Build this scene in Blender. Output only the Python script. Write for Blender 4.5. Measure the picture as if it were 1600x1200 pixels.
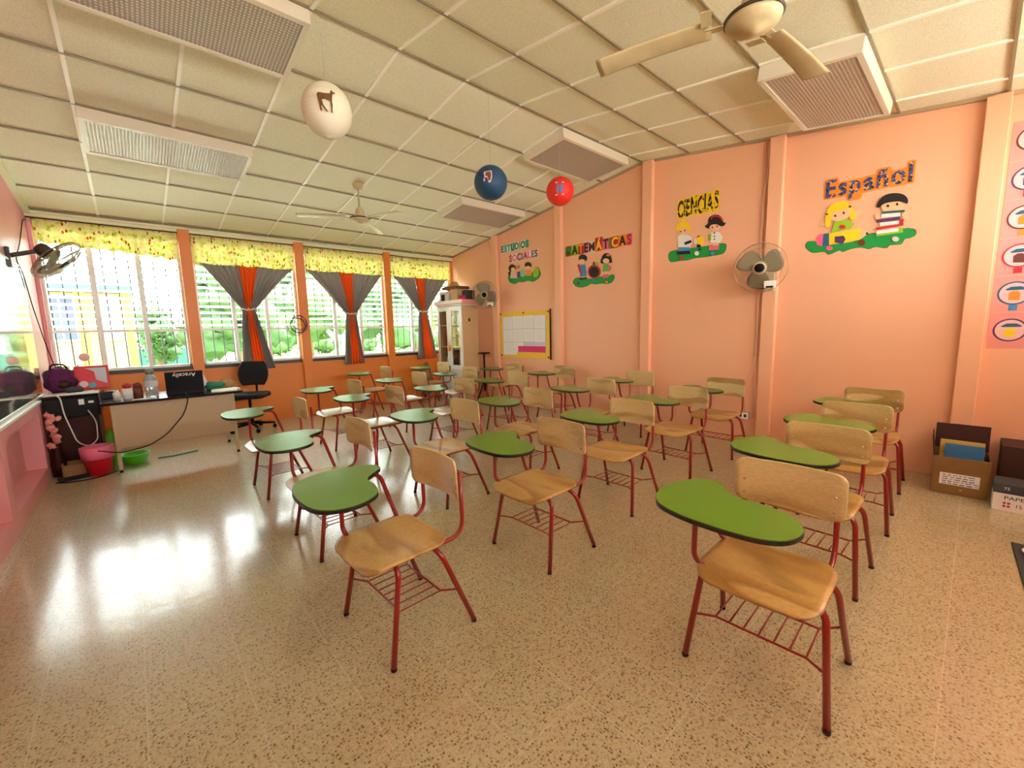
import bpy, bmesh, math, random
from mathutils import Vector, Matrix, noise
random.seed(7)
sc = bpy.context.scene
for o in list(bpy.data.objects): bpy.data.objects.remove(o)
COL = sc.collection
PI = math.pi

# ---------------------------------------------------------------- camera
cam_d = bpy.data.cameras.new('camera'); cam = bpy.data.objects.new('camera', cam_d); COL.objects.link(cam)
F = Vector((0.66292132, 0.73729213, -0.13013704)); R = Vector((0.74133478, -0.67072058, -0.0235934)); U = Vector((0.10468082, 0.08083454, 0.99121527))
cam.matrix_world = Matrix(((R.x, U.x, -F.x, 0), (R.y, U.y, -F.y, 0), (R.z, U.z, -F.z, 1.34), (0, 0, 0, 1)))
cam_d.sensor_fit = 'HORIZONTAL'; cam_d.sensor_width = 36.0; cam_d.lens = 653.09/1600*36
cam_d.clip_start = 0.05; cam_d.clip_end = 300
sc.camera = cam
# ---------------------------------------------------------------- sky, sun, exposure
w = bpy.data.worlds.new('sky'); sc.world = w; w.use_nodes = True
nt = w.node_tree; bg = nt.nodes['Background']
tc = nt.nodes.new('ShaderNodeTexCoord'); sp = nt.nodes.new('ShaderNodeSeparateXYZ'); cr = nt.nodes.new('ShaderNodeValToRGB')
nt.links.new(tc.outputs['Generated'], sp.inputs[0]); nt.links.new(sp.outputs['Z'], cr.inputs[0]); nt.links.new(cr.outputs[0], bg.inputs[0])
cr.color_ramp.elements[0].position = 0.0; cr.color_ramp.elements[0].color = (0.98, 0.99, 0.99, 1)
cr.color_ramp.elements[1].position = 0.9; cr.color_ramp.elements[1].color = (0.86, 0.93, 1.0, 1)
bg.inputs['Strength'].default_value = 4.6
sun_d = bpy.data.lights.new('sun', 'SUN'); sun = bpy.data.objects.new('sun', sun_d); COL.objects.link(sun)
sun_d.energy = 4.5; sun_d.angle = 0.03; sun_d.color = (1.0, 0.95, 0.84)
sun.rotation_euler = (math.radians(4), math.radians(38), 0); sun.location = (2, 3, 12)
try: sc.view_settings.view_transform = 'Standard'
except Exception: pass
sc.view_settings.look = 'None'; sc.view_settings.gamma = 1.0; sc.view_settings.use_curve_mapping = False
sc.view_settings.exposure = 2.2
sc.cycles.max_bounces = 14; sc.cycles.diffuse_bounces = 8; sc.cycles.glossy_bounces = 5
sc.cycles.transparent_max_bounces = 24; sc.cycles.transmission_bounces = 6
sc.cycles.use_denoising = True; sc.cycles.sample_clamp_indirect = 8.0

# room numbers, metres: window wall Y=7.4, far side wall X=5.04, camera above (0,0)
XL, XR, YF, YB = -0.76, 5.04, 7.40, -1.34
YR, ZR, TH = 3.029, 3.398, math.radians(7.603)
def zceil(y): return ZR - abs(y-YR)*math.tan(TH)

# ---------------------------------------------------------------- materials
def srgb(r, g, b):
    f = lambda c: (c/255/12.92) if c/255 <= 0.04045 else ((c/255+0.055)/1.055)**2.4
    return (f(r), f(g), f(b), 1.0)
M = {}
def mat(name, col, rough=0.5, metal=0.0, spec=0.5, coat=0.0, trans=0.0, bump=None, var=None):
    m = bpy.data.materials.new(name); m.use_nodes = True; n = m.node_tree; p = n.nodes['Principled BSDF']
    p.inputs['Base Color'].default_value = col; p.inputs['Roughness'].default_value = rough; p.inputs['Metallic'].default_value = metal
    p.inputs['Specular IOR Level'].default_value = spec; p.inputs['Coat Weight'].default_value = coat
    if bump or var:
        t = n.nodes.new('ShaderNodeTexCoord')
    if bump:
        nz = n.nodes.new('ShaderNodeTexNoise'); nz.inputs['Scale'].default_value = bump[0]; nz.inputs['Detail'].default_value = 4
        b = n.nodes.new('ShaderNodeBump'); b.inputs['Strength'].default_value = bump[1]; b.inputs['Distance'].default_value = bump[2] if len(bump) > 2 else 0.002
        n.links.new(t.outputs['Object'], nz.inputs['Vector']); n.links.new(nz.outputs['Fac'], b.inputs['Height']); n.links.new(b.outputs[0], p.inputs['Normal'])
    if var:
        nz = n.nodes.new('ShaderNodeTexNoise'); nz.inputs['Scale'].default_value = var[0]; nz.inputs['Detail'].default_value = 5
        mx = n.nodes.new('ShaderNodeMixRGB'); mx.inputs[1].default_value = col; mx.inputs[2].default_value = var[1]
        n.links.new(t.outputs['Object'], nz.inputs['Vector']); n.links.new(nz.outputs['Fac'], mx.inputs[0]); n.links.new(mx.outputs[0], p.inputs['Base Color'])
    M[name] = m
    return m
def nodes(name):
    m = bpy.data.materials.new(name); m.use_nodes = True; M[name] = m
    return m, m.node_tree, m.node_tree.nodes['Principled BSDF']
def N(n, t, **kw):
    x = n.nodes.new(t)
    for k, v in kw.items():
        if k in x.inputs: x.inputs[k].default_value = v
        else: setattr(x, k, v)
    return x

mat('wall_salmon', srgb(243, 184, 143), 0.42, bump=(60, 0.25), var=(1.2, srgb(237, 176, 137)))
mat('wall_orange', srgb(228, 134, 48), 0.45, bump=(60, 0.2), var=(1.5, srgb(220, 124, 42)))
mat('wall_pink', srgb(228, 158, 158), 0.45, bump=(50, 0.25), var=(2, srgb(216, 140, 142)))
mat('grid_cream', srgb(252, 250, 234), 0.4)
mat('cornice', srgb(226, 228, 184), 0.35)
mat('sill_dark', srgb(42, 44, 38), 0.4)
mat('frame_white', srgb(232, 234, 224), 0.4)
mat('bar_black', srgb(40, 40, 44), 0.5)
mat('red_steel', srgb(142, 25, 19), 0.3, coat=0.3)
mat('foot_black', srgb(24, 20, 20), 0.6)
mat('edge_black', srgb(26, 24, 22), 0.45)
mat('laminate', srgb(88, 138, 24), 0.26, spec=0.5, bump=(900, 0.08, 0.0005))
mat('rivet', (0.75, 0.73, 0.68, 1), 0.25, metal=1)
mat('fixture', srgb(226, 218, 196), 0.4)
mat('fan_cream', srgb(214, 202, 160), 0.35, var=(9, srgb(176, 152, 96)))
mat('fan_dark', srgb(60, 50, 40), 0.4)
mat('fan_blade', srgb(128, 116, 88), 0.4)
mat('chrome_wire', srgb(170, 150, 115), 0.35, metal=0.3)
mat('white_plastic', srgb(225, 222, 210), 0.4)
mat('black', srgb(10, 10, 12), 0.4, spec=0.2)
mat('black_gloss', srgb(10, 10, 12), 0.15)
mat('black_fabric', srgb(16, 16, 20), 0.9, bump=(300, 0.3))
mat('desk_beige', srgb(176, 152, 116), 0.4)
mat('dark_wood', srgb(58, 20, 14), 0.4, spec=0.2, var=(6, srgb(46, 16, 12)))
mat('cab_white', srgb(222, 224, 222), 0.3)
mat('cab_tan', srgb(206, 170, 118), 0.5)
mat('cardboard', srgb(150, 112, 66), 0.8, var=(8, srgb(128, 92, 50)))
mat('dark_card', srgb(62, 30, 22), 0.8)
mat('red_plastic', srgb(214, 24, 44), 0.3)
mat('pink_bag', srgb(232, 110, 140), 0.3)
mat('green_plastic', srgb(86, 190, 30), 0.35)
mat('paper', srgb(236, 234, 230), 0.7)
mat('paper_grey', srgb(196, 198, 206), 0.7)
mat('blue_book', srgb(30, 110, 160), 0.4)
mat('yellow_book', srgb(200, 166, 70), 0.5)
mat('purple', srgb(40, 12, 44), 0.6, spec=0.2, bump=(30, 0.8, 0.01), var=(26, srgb(120, 40, 92)))
mat('mat_grey', srgb(62, 66, 70), 0.95, bump=(200, 0.5))
mat('art_ink', srgb(40, 60, 130), 0.6)
mat('teal_cloth', srgb(40, 120, 96), 0.8); mat('straw', srgb(205, 170, 100), 0.8, var=(20, srgb(160, 120, 70)))
mat('bottle', srgb(190, 196, 196), 0.15); M['bottle'].node_tree.nodes['Principled BSDF'].inputs['Transmission Weight'].default_value = 0.5
mat('grey_lid', srgb(110, 112, 96), 0.5)
mat('silver', (0.6, 0.6, 0.6, 1), 0.3, metal=0.8)
mat('magenta', srgb(214, 0, 104), 0.6)
mat('foam_yellow', srgb(240, 196, 40), 0.6)
for k, c in dict(green=(10, 150, 60), lime=(150, 190, 30), black=(22, 18, 20), skin=(240, 190, 140), pale=(235, 190, 190), purple=(90, 50, 90), mint=(130, 200, 170), orange=(245, 140, 30), blue=(60, 140, 190), red=(190, 34, 40), brown=(110, 50, 30), pink=(235, 100, 130), lgreen=(110, 180, 90), yellow=(248, 208, 20), white=(232, 230, 220), dblue=(40, 90, 120), teal=(40, 90, 90), cyan=(80, 170, 180), violet=(140, 110, 160)).items():
    mat('art_'+k, srgb(*c), 0.6)
def spots(name, c1, c2, c3, scale=45.0):
    m, n, p = nodes(name); t = N(n, 'ShaderNodeTexCoord'); v = N(n, 'ShaderNodeTexVoronoi', Scale=scale); n.links.new(t.outputs['Object'], v.inputs['Vector'])
    s_ = N(n, 'ShaderNodeSeparateColor'); n.links.new(v.outputs['Color'], s_.inputs[0]); r = N(n, 'ShaderNodeValToRGB'); r.color_ramp.interpolation = 'CONSTANT'
    e = r.color_ramp.elements; e[0].color = srgb(*c1); e[1].position = .55; e[1].color = srgb(*c2); x = e.new(.8); x.color = srgb(*c3)
    n.links.new(s_.outputs[0], r.inputs[0]); n.links.new(r.outputs[0], p.inputs['Base Color']); p.inputs['Roughness'].default_value = .6
spots('let_green', (40, 150, 90), (230, 230, 200), (150, 190, 40)); spots('let_cyan', (90, 170, 180), (40, 110, 130), (235, 230, 220)); spots('let_pink', (225, 110, 140), (240, 220, 210), (170, 50, 90))
spots('let_dark', (30, 30, 34), (190, 40, 50), (120, 170, 60)); spots('let_orange', (240, 150, 50), (60, 50, 60), (245, 210, 120)); spots('let_flower', (70, 80, 130), (40, 34, 50), (235, 170, 70), 60.0)
spots('let_zebra', (24, 20, 18), (24, 20, 18), (240, 200, 30), 50.0); spots('let_violet', (140, 110, 160), (225, 200, 220), (90, 60, 110))
mat('grid_shaded', srgb(140, 128, 98), 0.4)  # shade on the unlit side of the X-direction grid bars, put into their colour
mat('lant_white', srgb(232, 226, 196), 0.7); mat('lant_blue', srgb(16, 62, 92), 0.6); mat('lant_red', srgb(226, 40, 22), 0.6)
mat('lawn', srgb(112, 138, 60), 0.9, var=(1.5, srgb(132, 152, 78)))
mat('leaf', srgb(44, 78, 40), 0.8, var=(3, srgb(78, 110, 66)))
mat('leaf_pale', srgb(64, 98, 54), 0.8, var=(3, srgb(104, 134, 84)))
mat('trunk', srgb(110, 95, 75), 0.9)
mat('b_yellow', srgb(196, 164, 90), 0.7); mat('b_teal', srgb(34, 84, 78), 0.6); mat('b_white', srgb(235, 235, 235), 0.7); mat('b_pane', srgb(34, 56, 92), 0.3); mat('b_blue', srgb(70, 110, 160), 0.3); mat('b_gold', srgb(176, 122, 26), 0.6); mat('b_roof', srgb(220, 225, 228), 0.6); mat('b_grey', srgb(140, 150, 150), 0.4)
mat('path', srgb(215, 212, 200), 0.8); mat('outdoor_wall', srgb(230, 220, 200), 0.8)

# terrazzo floor: chips, cement, thin pale joints every 30 cm
m, n, p = nodes('terrazzo')
t = N(n, 'ShaderNodeTexCoord'); v = N(n, 'ShaderNodeTexVoronoi', Scale=92.0); v2 = N(n, 'ShaderNodeTexVoronoi', Scale=190.0)
nz0 = N(n, 'ShaderNodeTexNoise', Scale=40.0, Detail=2.0); add = N(n, 'ShaderNodeMixRGB', blend_type='ADD'); add.inputs[0].default_value = 0.012
n.links.new(t.outputs['Object'], nz0.inputs['Vector']); n.links.new(t.outputs['Object'], add.inputs[1]); n.links.new(nz0.outputs['Color'], add.inputs[2])
n.links.new(add.outputs[0], v.inputs['Vector']); n.links.new(t.outputs['Object'], v2.inputs['Vector'])
r1 = N(n, 'ShaderNodeValToRGB'); e = r1.color_ramp.elements; e[0].position = 0.34; e[0].color = (1, 1, 1, 1); e[1].position = 0.44; e[1].color = (0, 0, 0, 1)
n.links.new(v.outputs['Distance'], r1.inputs[0])
hs = N(n, 'ShaderNodeSeparateColor'); n.links.new(v.outputs['Color'], hs.inputs[0])
r2 = N(n, 'ShaderNodeValToRGB'); e = r2.color_ramp.elements; e[0].position = 0.0; e[0].color = srgb(150, 128, 90); e[1].position = 1.0; e[1].color = srgb(202, 190, 152)
for pos, c in ((0.22, srgb(184, 168, 128)), (0.42, srgb(160, 140, 102)), (0.6, srgb(128, 106, 70)), (0.8, srgb(106, 86, 56)), (0.88, srgb(186, 170, 130))):
    el = r2.color_ramp.elements.new(pos); el.color = c
n.links.new(hs.outputs[0], r2.inputs[0])
base = N(n, 'ShaderNodeMixRGB'); base.inputs[1].default_value = srgb(188, 177, 140); n.links.new(r1.outputs[0], base.inputs[0]); n.links.new(r2.outputs[0], base.inputs[2])
hs2 = N(n, 'ShaderNodeSeparateColor'); n.links.new(v2.outputs['Color'], hs2.inputs[0])
r3 = N(n, 'ShaderNodeValToRGB'); e = r3.color_ramp.elements; e[0].position = 0.70; e[0].color = (0, 0, 0, 1); e[1].position = 0.74; e[1].color = (0.4, 0.4, 0.4, 1); n.links.new(hs2.outputs[0], r3.inputs[0])
mx2 = N(n, 'ShaderNodeMixRGB'); mx2.inputs[2].default_value = srgb(150, 130, 98); n.links.new(r3.outputs[0], mx2.inputs[0]); n.links.new(base.outputs[0], mx2.inputs[1])
br = N(n, 'ShaderNodeTexBrick', offset=0.0, offset_frequency=1, squash=1.0)
br.inputs['Scale'].default_value = 1.0; br.inputs['Mortar Size'].default_value = 0.0022; br.inputs['Mortar Smooth'].default_value = 0.3; br.inputs['Brick Width'].default_value = 0.295; br.inputs['Row Height'].default_value = 0.295
br.inputs['Color1'].default_value = (0, 0, 0, 1); br.inputs['Color2'].default_value = (0, 0, 0, 1); br.inputs['Mortar'].default_value = (1, 1, 1, 1)
mp = N(n, 'ShaderNodeMapping'); mp.inputs['Location'].default_value = (-0.195, -2.64, 0); n.links.new(t.outputs['Object'], mp.inputs[0]); n.links.new(mp.outputs[0], br.inputs['Vector'])
jm = N(n, 'ShaderNodeMath', operation='MULTIPLY'); jm.inputs[1].default_value = 0.34; n.links.new(br.outputs['Fac'], jm.inputs[0])
mx3 = N(n, 'ShaderNodeMixRGB'); mx3.inputs[2].default_value = srgb(226, 218, 198); n.links.new(jm.outputs[0], mx3.inputs[0]); n.links.new(mx2.outputs[0], mx3.inputs[1])
n.links.new(mx3.outputs[0], p.inputs['Base Color'])
nz = N(n, 'ShaderNodeTexNoise', Scale=2.2, Detail=3.0); n.links.new(t.outputs['Object'], nz.inputs['Vector'])
mr = N(n, 'ShaderNodeMapRange'); mr.inputs['To Min'].default_value = 0.1; mr.inputs['To Max'].default_value = 0.22; n.links.new(nz.outputs['Fac'], mr.inputs[0]); n.links.new(mr.outputs[0], p.inputs['Roughness'])
nb = N(n, 'ShaderNodeTexNoise', Scale=9.0, Detail=1.0); n.links.new(t.outputs['Object'], nb.inputs['Vector'])
bp = N(n, 'ShaderNodeBump', Strength=0.25, Distance=0.003); n.links.new(nb.outputs['Fac'], bp.inputs['Height']); n.links.new(bp.outputs[0], p.inputs['Normal'])
p.inputs['Specular IOR Level'].default_value = 0.85; p.inputs['Coat Weight'].default_value = 0.35; p.inputs['Coat Roughness'].default_value = 0.34

# mineral fibre ceiling tile
m, n, p = nodes('ceiling_tile')
t = N(n, 'ShaderNodeTexCoord'); nz = N(n, 'ShaderNodeTexNoise', Scale=110.0, Detail=5.0, Roughness=0.7); n.links.new(t.outputs['Object'], nz.inputs['Vector'])
cr = N(n, 'ShaderNodeValToRGB'); e = cr.color_ramp.elements; e[0].position = 0.3; e[0].color = srgb(216, 214, 184); e[1].position = 0.62; e[1].color = srgb(244, 243, 212)
n.links.new(nz.outputs['Fac'], cr.inputs[0]); n.links.new(cr.outputs[0], p.inputs['Base Color']); p.inputs['Roughness'].default_value = 0.85
bp = N(n, 'ShaderNodeBump', Strength=0.5, Distance=0.003); n.links.new(nz.outputs['Fac'], bp.inputs['Height']); n.links.new(bp.outputs[0], p.inputs['Normal'])

# plywood: warped grain bands, different on every piece
def plywood(name, c0, c1, c2, axis):
    m, n, p = nodes(name)
    t = N(n, 'ShaderNodeTexCoord'); oi = N(n, 'ShaderNodeObjectInfo'); mp = N(n, 'ShaderNodeMapping')
    mp.inputs['Scale'].default_value = axis
    cx = N(n, 'ShaderNodeCombineXYZ'); mu = N(n, 'ShaderNodeMath', operation='MULTIPLY'); mu.inputs[1].default_value = 37.0
    n.links.new(oi.outputs['Random'], mu.inputs[0]); [n.links.new(mu.outputs[0], cx.inputs[i]) for i in range(3)]
    n.links.new(t.outputs['Object'], mp.inputs[0]); n.links.new(cx.outputs[0], mp.inputs['Location'])
    a = N(n, 'ShaderNodeTexNoise', Scale=1.0, Detail=2.0); n.links.new(mp.outputs[0], a.inputs['Vector'])
    b = N(n, 'ShaderNodeMath', operation='MULTIPLY'); b.inputs[1].default_value = 3.2; n.links.new(a.outputs['Fac'], b.inputs[0])
    s = N(n, 'ShaderNodeMath', operation='FRACT'); n.links.new(b.outputs[0], s.inputs[0])
    cr = N(n, 'ShaderNodeValToRGB'); e = cr.color_ramp.elements; e[0].position = 0; e[0].color = c0; e[1].position = 1; e[1].color = c0
    x = e.new(0.55); x.color = c1; x = e.new(0.9); x.color = c2
    n.links.new(s.outputs[0], cr.inputs[0])
    hn = N(n, 'ShaderNodeTexNoise', Scale=0.9, Detail=3.0); hn.inputs['Distortion'].default_value = 0.6; n.links.new(mp.outputs[0], hn.inputs['Vector'])
    hr = N(n, 'ShaderNodeValToRGB'); e = hr.color_ramp.elements; e[0].position = .56; e[0].color = (0, 0, 0, 1); e[1].position = .66; e[1].color = (.75, .75, .75, 1); n.links.new(hn.outputs['Fac'], hr.inputs[0])
    hm = N(n, 'ShaderNodeMixRGB'); hm.inputs[2].default_value = tuple(q*.62 for q in c2[:3])+(1,); n.links.new(hr.outputs[0], hm.inputs[0]); n.links.new(cr.outputs[0], hm.inputs[1])
    f = N(n, 'ShaderNodeTexNoise', Scale=26.0, Detail=6.0); mp2 = N(n, 'ShaderNodeMapping'); mp2.inputs['Scale'].default_value = tuple(q*1.6 for q in axis)
    n.links.new(t.outputs['Object'], mp2.inputs[0]); n.links.new(mp2.outputs[0], f.inputs['Vector'])
    mx = N(n, 'ShaderNodeMixRGB', blend_type='MULTIPLY'); mx.inputs[0].default_value = 0.3; n.links.new(hm.outputs[0], mx.inputs[1])
    c3 = N(n, 'ShaderNodeValToRGB'); c3.color_ramp.elements[0].position = .35; c3.color_ramp.elements[0].color = (.55, .45, .3, 1); c3.color_ramp.elements[1].position = .6
    n.links.new(f.outputs['Fac'], c3.inputs[0]); n.links.new(c3.outputs[0], mx.inputs[2]); n.links.new(mx.outputs[0], p.inputs['Base Color'])
    p.inputs['Roughness'].default_value = 0.3; p.inputs['Coat Weight'].default_value = 0.3; p.inputs['Coat Roughness'].default_value = 0.2
plywood('ply_back', srgb(218, 198, 140), srgb(208, 184, 122), srgb(180, 148, 86), (4, 1.0, 4))
plywood('ply_seat', srgb(206, 168, 98), srgb(198, 156, 84), srgb(168, 122, 58), (4, 1.2, 4))

# window glass and board: clear, with a reflection at grazing angles
def glassy(name, tint, k=0.6, rough=0.02):
    m = bpy.data.materials.new(name); m.use_nodes = True; n = m.node_tree; n.nodes.clear(); M[name] = m
    o = N(n, 'ShaderNodeOutputMaterial'); tr = N(n, 'ShaderNodeBsdfTransparent'); tr.inputs[0].default_value = tint
    g = N(n, 'ShaderNodeBsdfGlossy'); g.inputs['Roughness'].default_value = rough; fr = N(n, 'ShaderNodeFresnel', IOR=1.45)
    mu = N(n, 'ShaderNodeMath', operation='MULTIPLY'); mu.inputs[1].default_value = k; n.links.new(fr.outputs[0], mu.inputs[0])
    mx = N(n, 'ShaderNodeMixShader'); n.links.new(mu.outputs[0], mx.inputs[0]); n.links.new(tr.outputs[0], mx.inputs[1]); n.links.new(g.outputs[0], mx.inputs[2]); n.links.new(mx.outputs[0], o.inputs[0])
glassy('glass', (0.93, 0.97, 0.95, 1)); glassy('cabinet_glass', (0.93, 0.97, 0.95, 1), 0.12); glassy('louver_glass', (0.86, 0.93, 0.90, 1), 0.9)
n = M['louver_glass'].node_tree; mxs = [q for q in n.nodes if q.type == 'MIX_SHADER'][0]; o_ = [q for q in n.nodes if q.type == 'OUTPUT_MATERIAL'][0]
dd = N(n, 'ShaderNodeBsdfTranslucent'); dd.inputs[0].default_value = (.9, .96, .93, 1); m2_ = N(n, 'ShaderNodeMixShader'); m2_.inputs[0].default_value = .28
n.links.new(mxs.outputs[0], m2_.inputs[1]); n.links.new(dd.outputs[0], m2_.inputs[2]); n.links.new(m2_.outputs[0], o_.inputs[0])
def cloth(name, col, tcol, k=0.35, var=None):
    m = bpy.data.materials.new(name); m.use_nodes = True; n = m.node_tree; n.nodes.clear(); M[name] = m
    o = N(n, 'ShaderNodeOutputMaterial'); d = N(n, 'ShaderNodeBsdfDiffuse'); d.inputs[0].default_value = col
    tl = N(n, 'ShaderNodeBsdfTranslucent'); tl.inputs[0].default_value = tcol
    mx = N(n, 'ShaderNodeMixShader'); mx.inputs[0].default_value = k
    n.links.new(d.outputs[0], mx.inputs[1]); n.links.new(tl.outputs[0], mx.inputs[2]); n.links.new(mx.outputs[0], o.inputs[0])
    return n, d, tl
cloth('curtain_grey', srgb(168, 161, 155), srgb(176, 168, 160), 0.36)
cloth('curtain_orange', srgb(226, 116, 54), srgb(236, 120, 60), 0.3)
n, d, tl = cloth('valance', srgb(230, 225, 150), srgb(230, 225, 150), 0.5)
t = N(n, 'ShaderNodeTexCoord'); nz = N(n, 'ShaderNodeTexNoise', Scale=16.0, Detail=3.0); n.links.new(t.outputs['Object'], nz.inputs['Vector'])
cr = N(n, 'ShaderNodeValToRGB'); e = cr.color_ramp.elements; e[0].position = 0.34; e[0].color = srgb(190, 206, 100); e[1].position = 0.66; e[1].color = srgb(244, 216, 130)
x = e.new(0.44); x.color = srgb(236, 234, 150); x = e.new(0.55); x.color = srgb(242, 240, 208); n.links.new(nz.outputs['Fac'], cr.inputs[0])
v = N(n, 'ShaderNodeTexVoronoi', Scale=26.0); mpv = N(n, 'ShaderNodeMapping'); mpv.inputs['Scale'].default_value = (1, 1, .5); n.links.new(t.outputs['Object'], mpv.inputs[0]); n.links.new(mpv.outputs[0], v.inputs['Vector'])
hs = N(n, 'ShaderNodeSeparateColor'); n.links.new(v.outputs['Color'], hs.inputs[0])
c2 = N(n, 'ShaderNodeValToRGB'); c2.color_ramp.interpolation = 'CONSTANT'; e = c2.color_ramp.elements; e[0].color = srgb(190, 70, 50); e[1].position = 0.3; e[1].color = srgb(120, 140, 40); x = e.new(0.6); x.color = srgb(200, 120, 50)
n.links.new(hs.outputs[1], c2.inputs[0])
g1 = N(n, 'ShaderNodeMath', operation='LESS_THAN'); g1.inputs[1].default_value = 0.26; n.links.new(v.outputs['Distance'], g1.inputs[0])
g2 = N(n, 'ShaderNodeMath', operation='LESS_THAN'); g2.inputs[1].default_value = 0.6; n.links.new(hs.outputs[0], g2.inputs[0])
g3 = N(n, 'ShaderNodeMath', operation='MULTIPLY'); n.links.new(g1.outputs[0], g3.inputs[0]); n.links.new(g2.outputs[0], g3.inputs[1])
mx = N(n, 'ShaderNodeMixRGB'); n.links.new(g3.outputs[0], mx.inputs[0]); n.links.new(cr.outputs[0], mx.inputs[1]); n.links.new(c2.outputs[0], mx.inputs[2])
n.links.new(mx.outputs[0], d.inputs[0]); n.links.new(mx.outputs[0], tl.inputs[0])
# shiny wrapped board on the left wall
m, n, p = nodes('board_gloss'); p.inputs['Base Color'].default_value = (0.62, 0.66, 0.66, 1); p.inputs['Metallic'].default_value = 0.9; p.inputs['Roughness'].default_value = 0.06
t = N(n, 'ShaderNodeTexCoord'); nz = N(n, 'ShaderNodeTexNoise', Scale=2.5, Detail=1.0); n.links.new(t.outputs['Object'], nz.inputs['Vector'])
bp = N(n, 'ShaderNodeBump', Strength=0.15, Distance=0.01); n.links.new(nz.outputs['Fac'], bp.inputs['Height']); n.links.new(bp.outputs[0], p.inputs['Normal'])
# prismatic diffuser
m, n, p = nodes('diffuser'); p.inputs['Base Color'].default_value = srgb(188, 176, 160); p.inputs['Roughness'].default_value = 0.22
t = N(n, 'ShaderNodeTexCoord'); wv = N(n, 'ShaderNodeTexChecker', Scale=60.0); n.links.new(t.outputs['Object'], wv.inputs['Vector'])
wa = N(n, 'ShaderNodeTexWave', Scale=14.0, bands_direction='X'); wb = N(n, 'ShaderNodeTexWave', Scale=14.0, bands_direction='Y')
n.links.new(t.outputs['Object'], wa.inputs['Vector']); n.links.new(t.outputs['Object'], wb.inputs['Vector'])
mm = N(n, 'ShaderNodeMath', operation='MULTIPLY'); n.links.new(wa.outputs['Fac'], mm.inputs[0]); n.links.new(wb.outputs['Fac'], mm.inputs[1])
bp = N(n, 'ShaderNodeBump', Strength=0.7, Distance=0.004); n.links.new(mm.outputs[0], bp.inputs['Height']); n.links.new(bp.outputs[0], p.inputs['Normal'])
cr = N(n, 'ShaderNodeValToRGB'); cr.color_ramp.elements[0].color = srgb(160, 146, 128); cr.color_ramp.elements[1].color = srgb(226, 218, 200); n.links.new(mm.outputs[0], cr.inputs[0]); n.links.new(cr.outputs[0], p.inputs['Base Color'])

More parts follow.
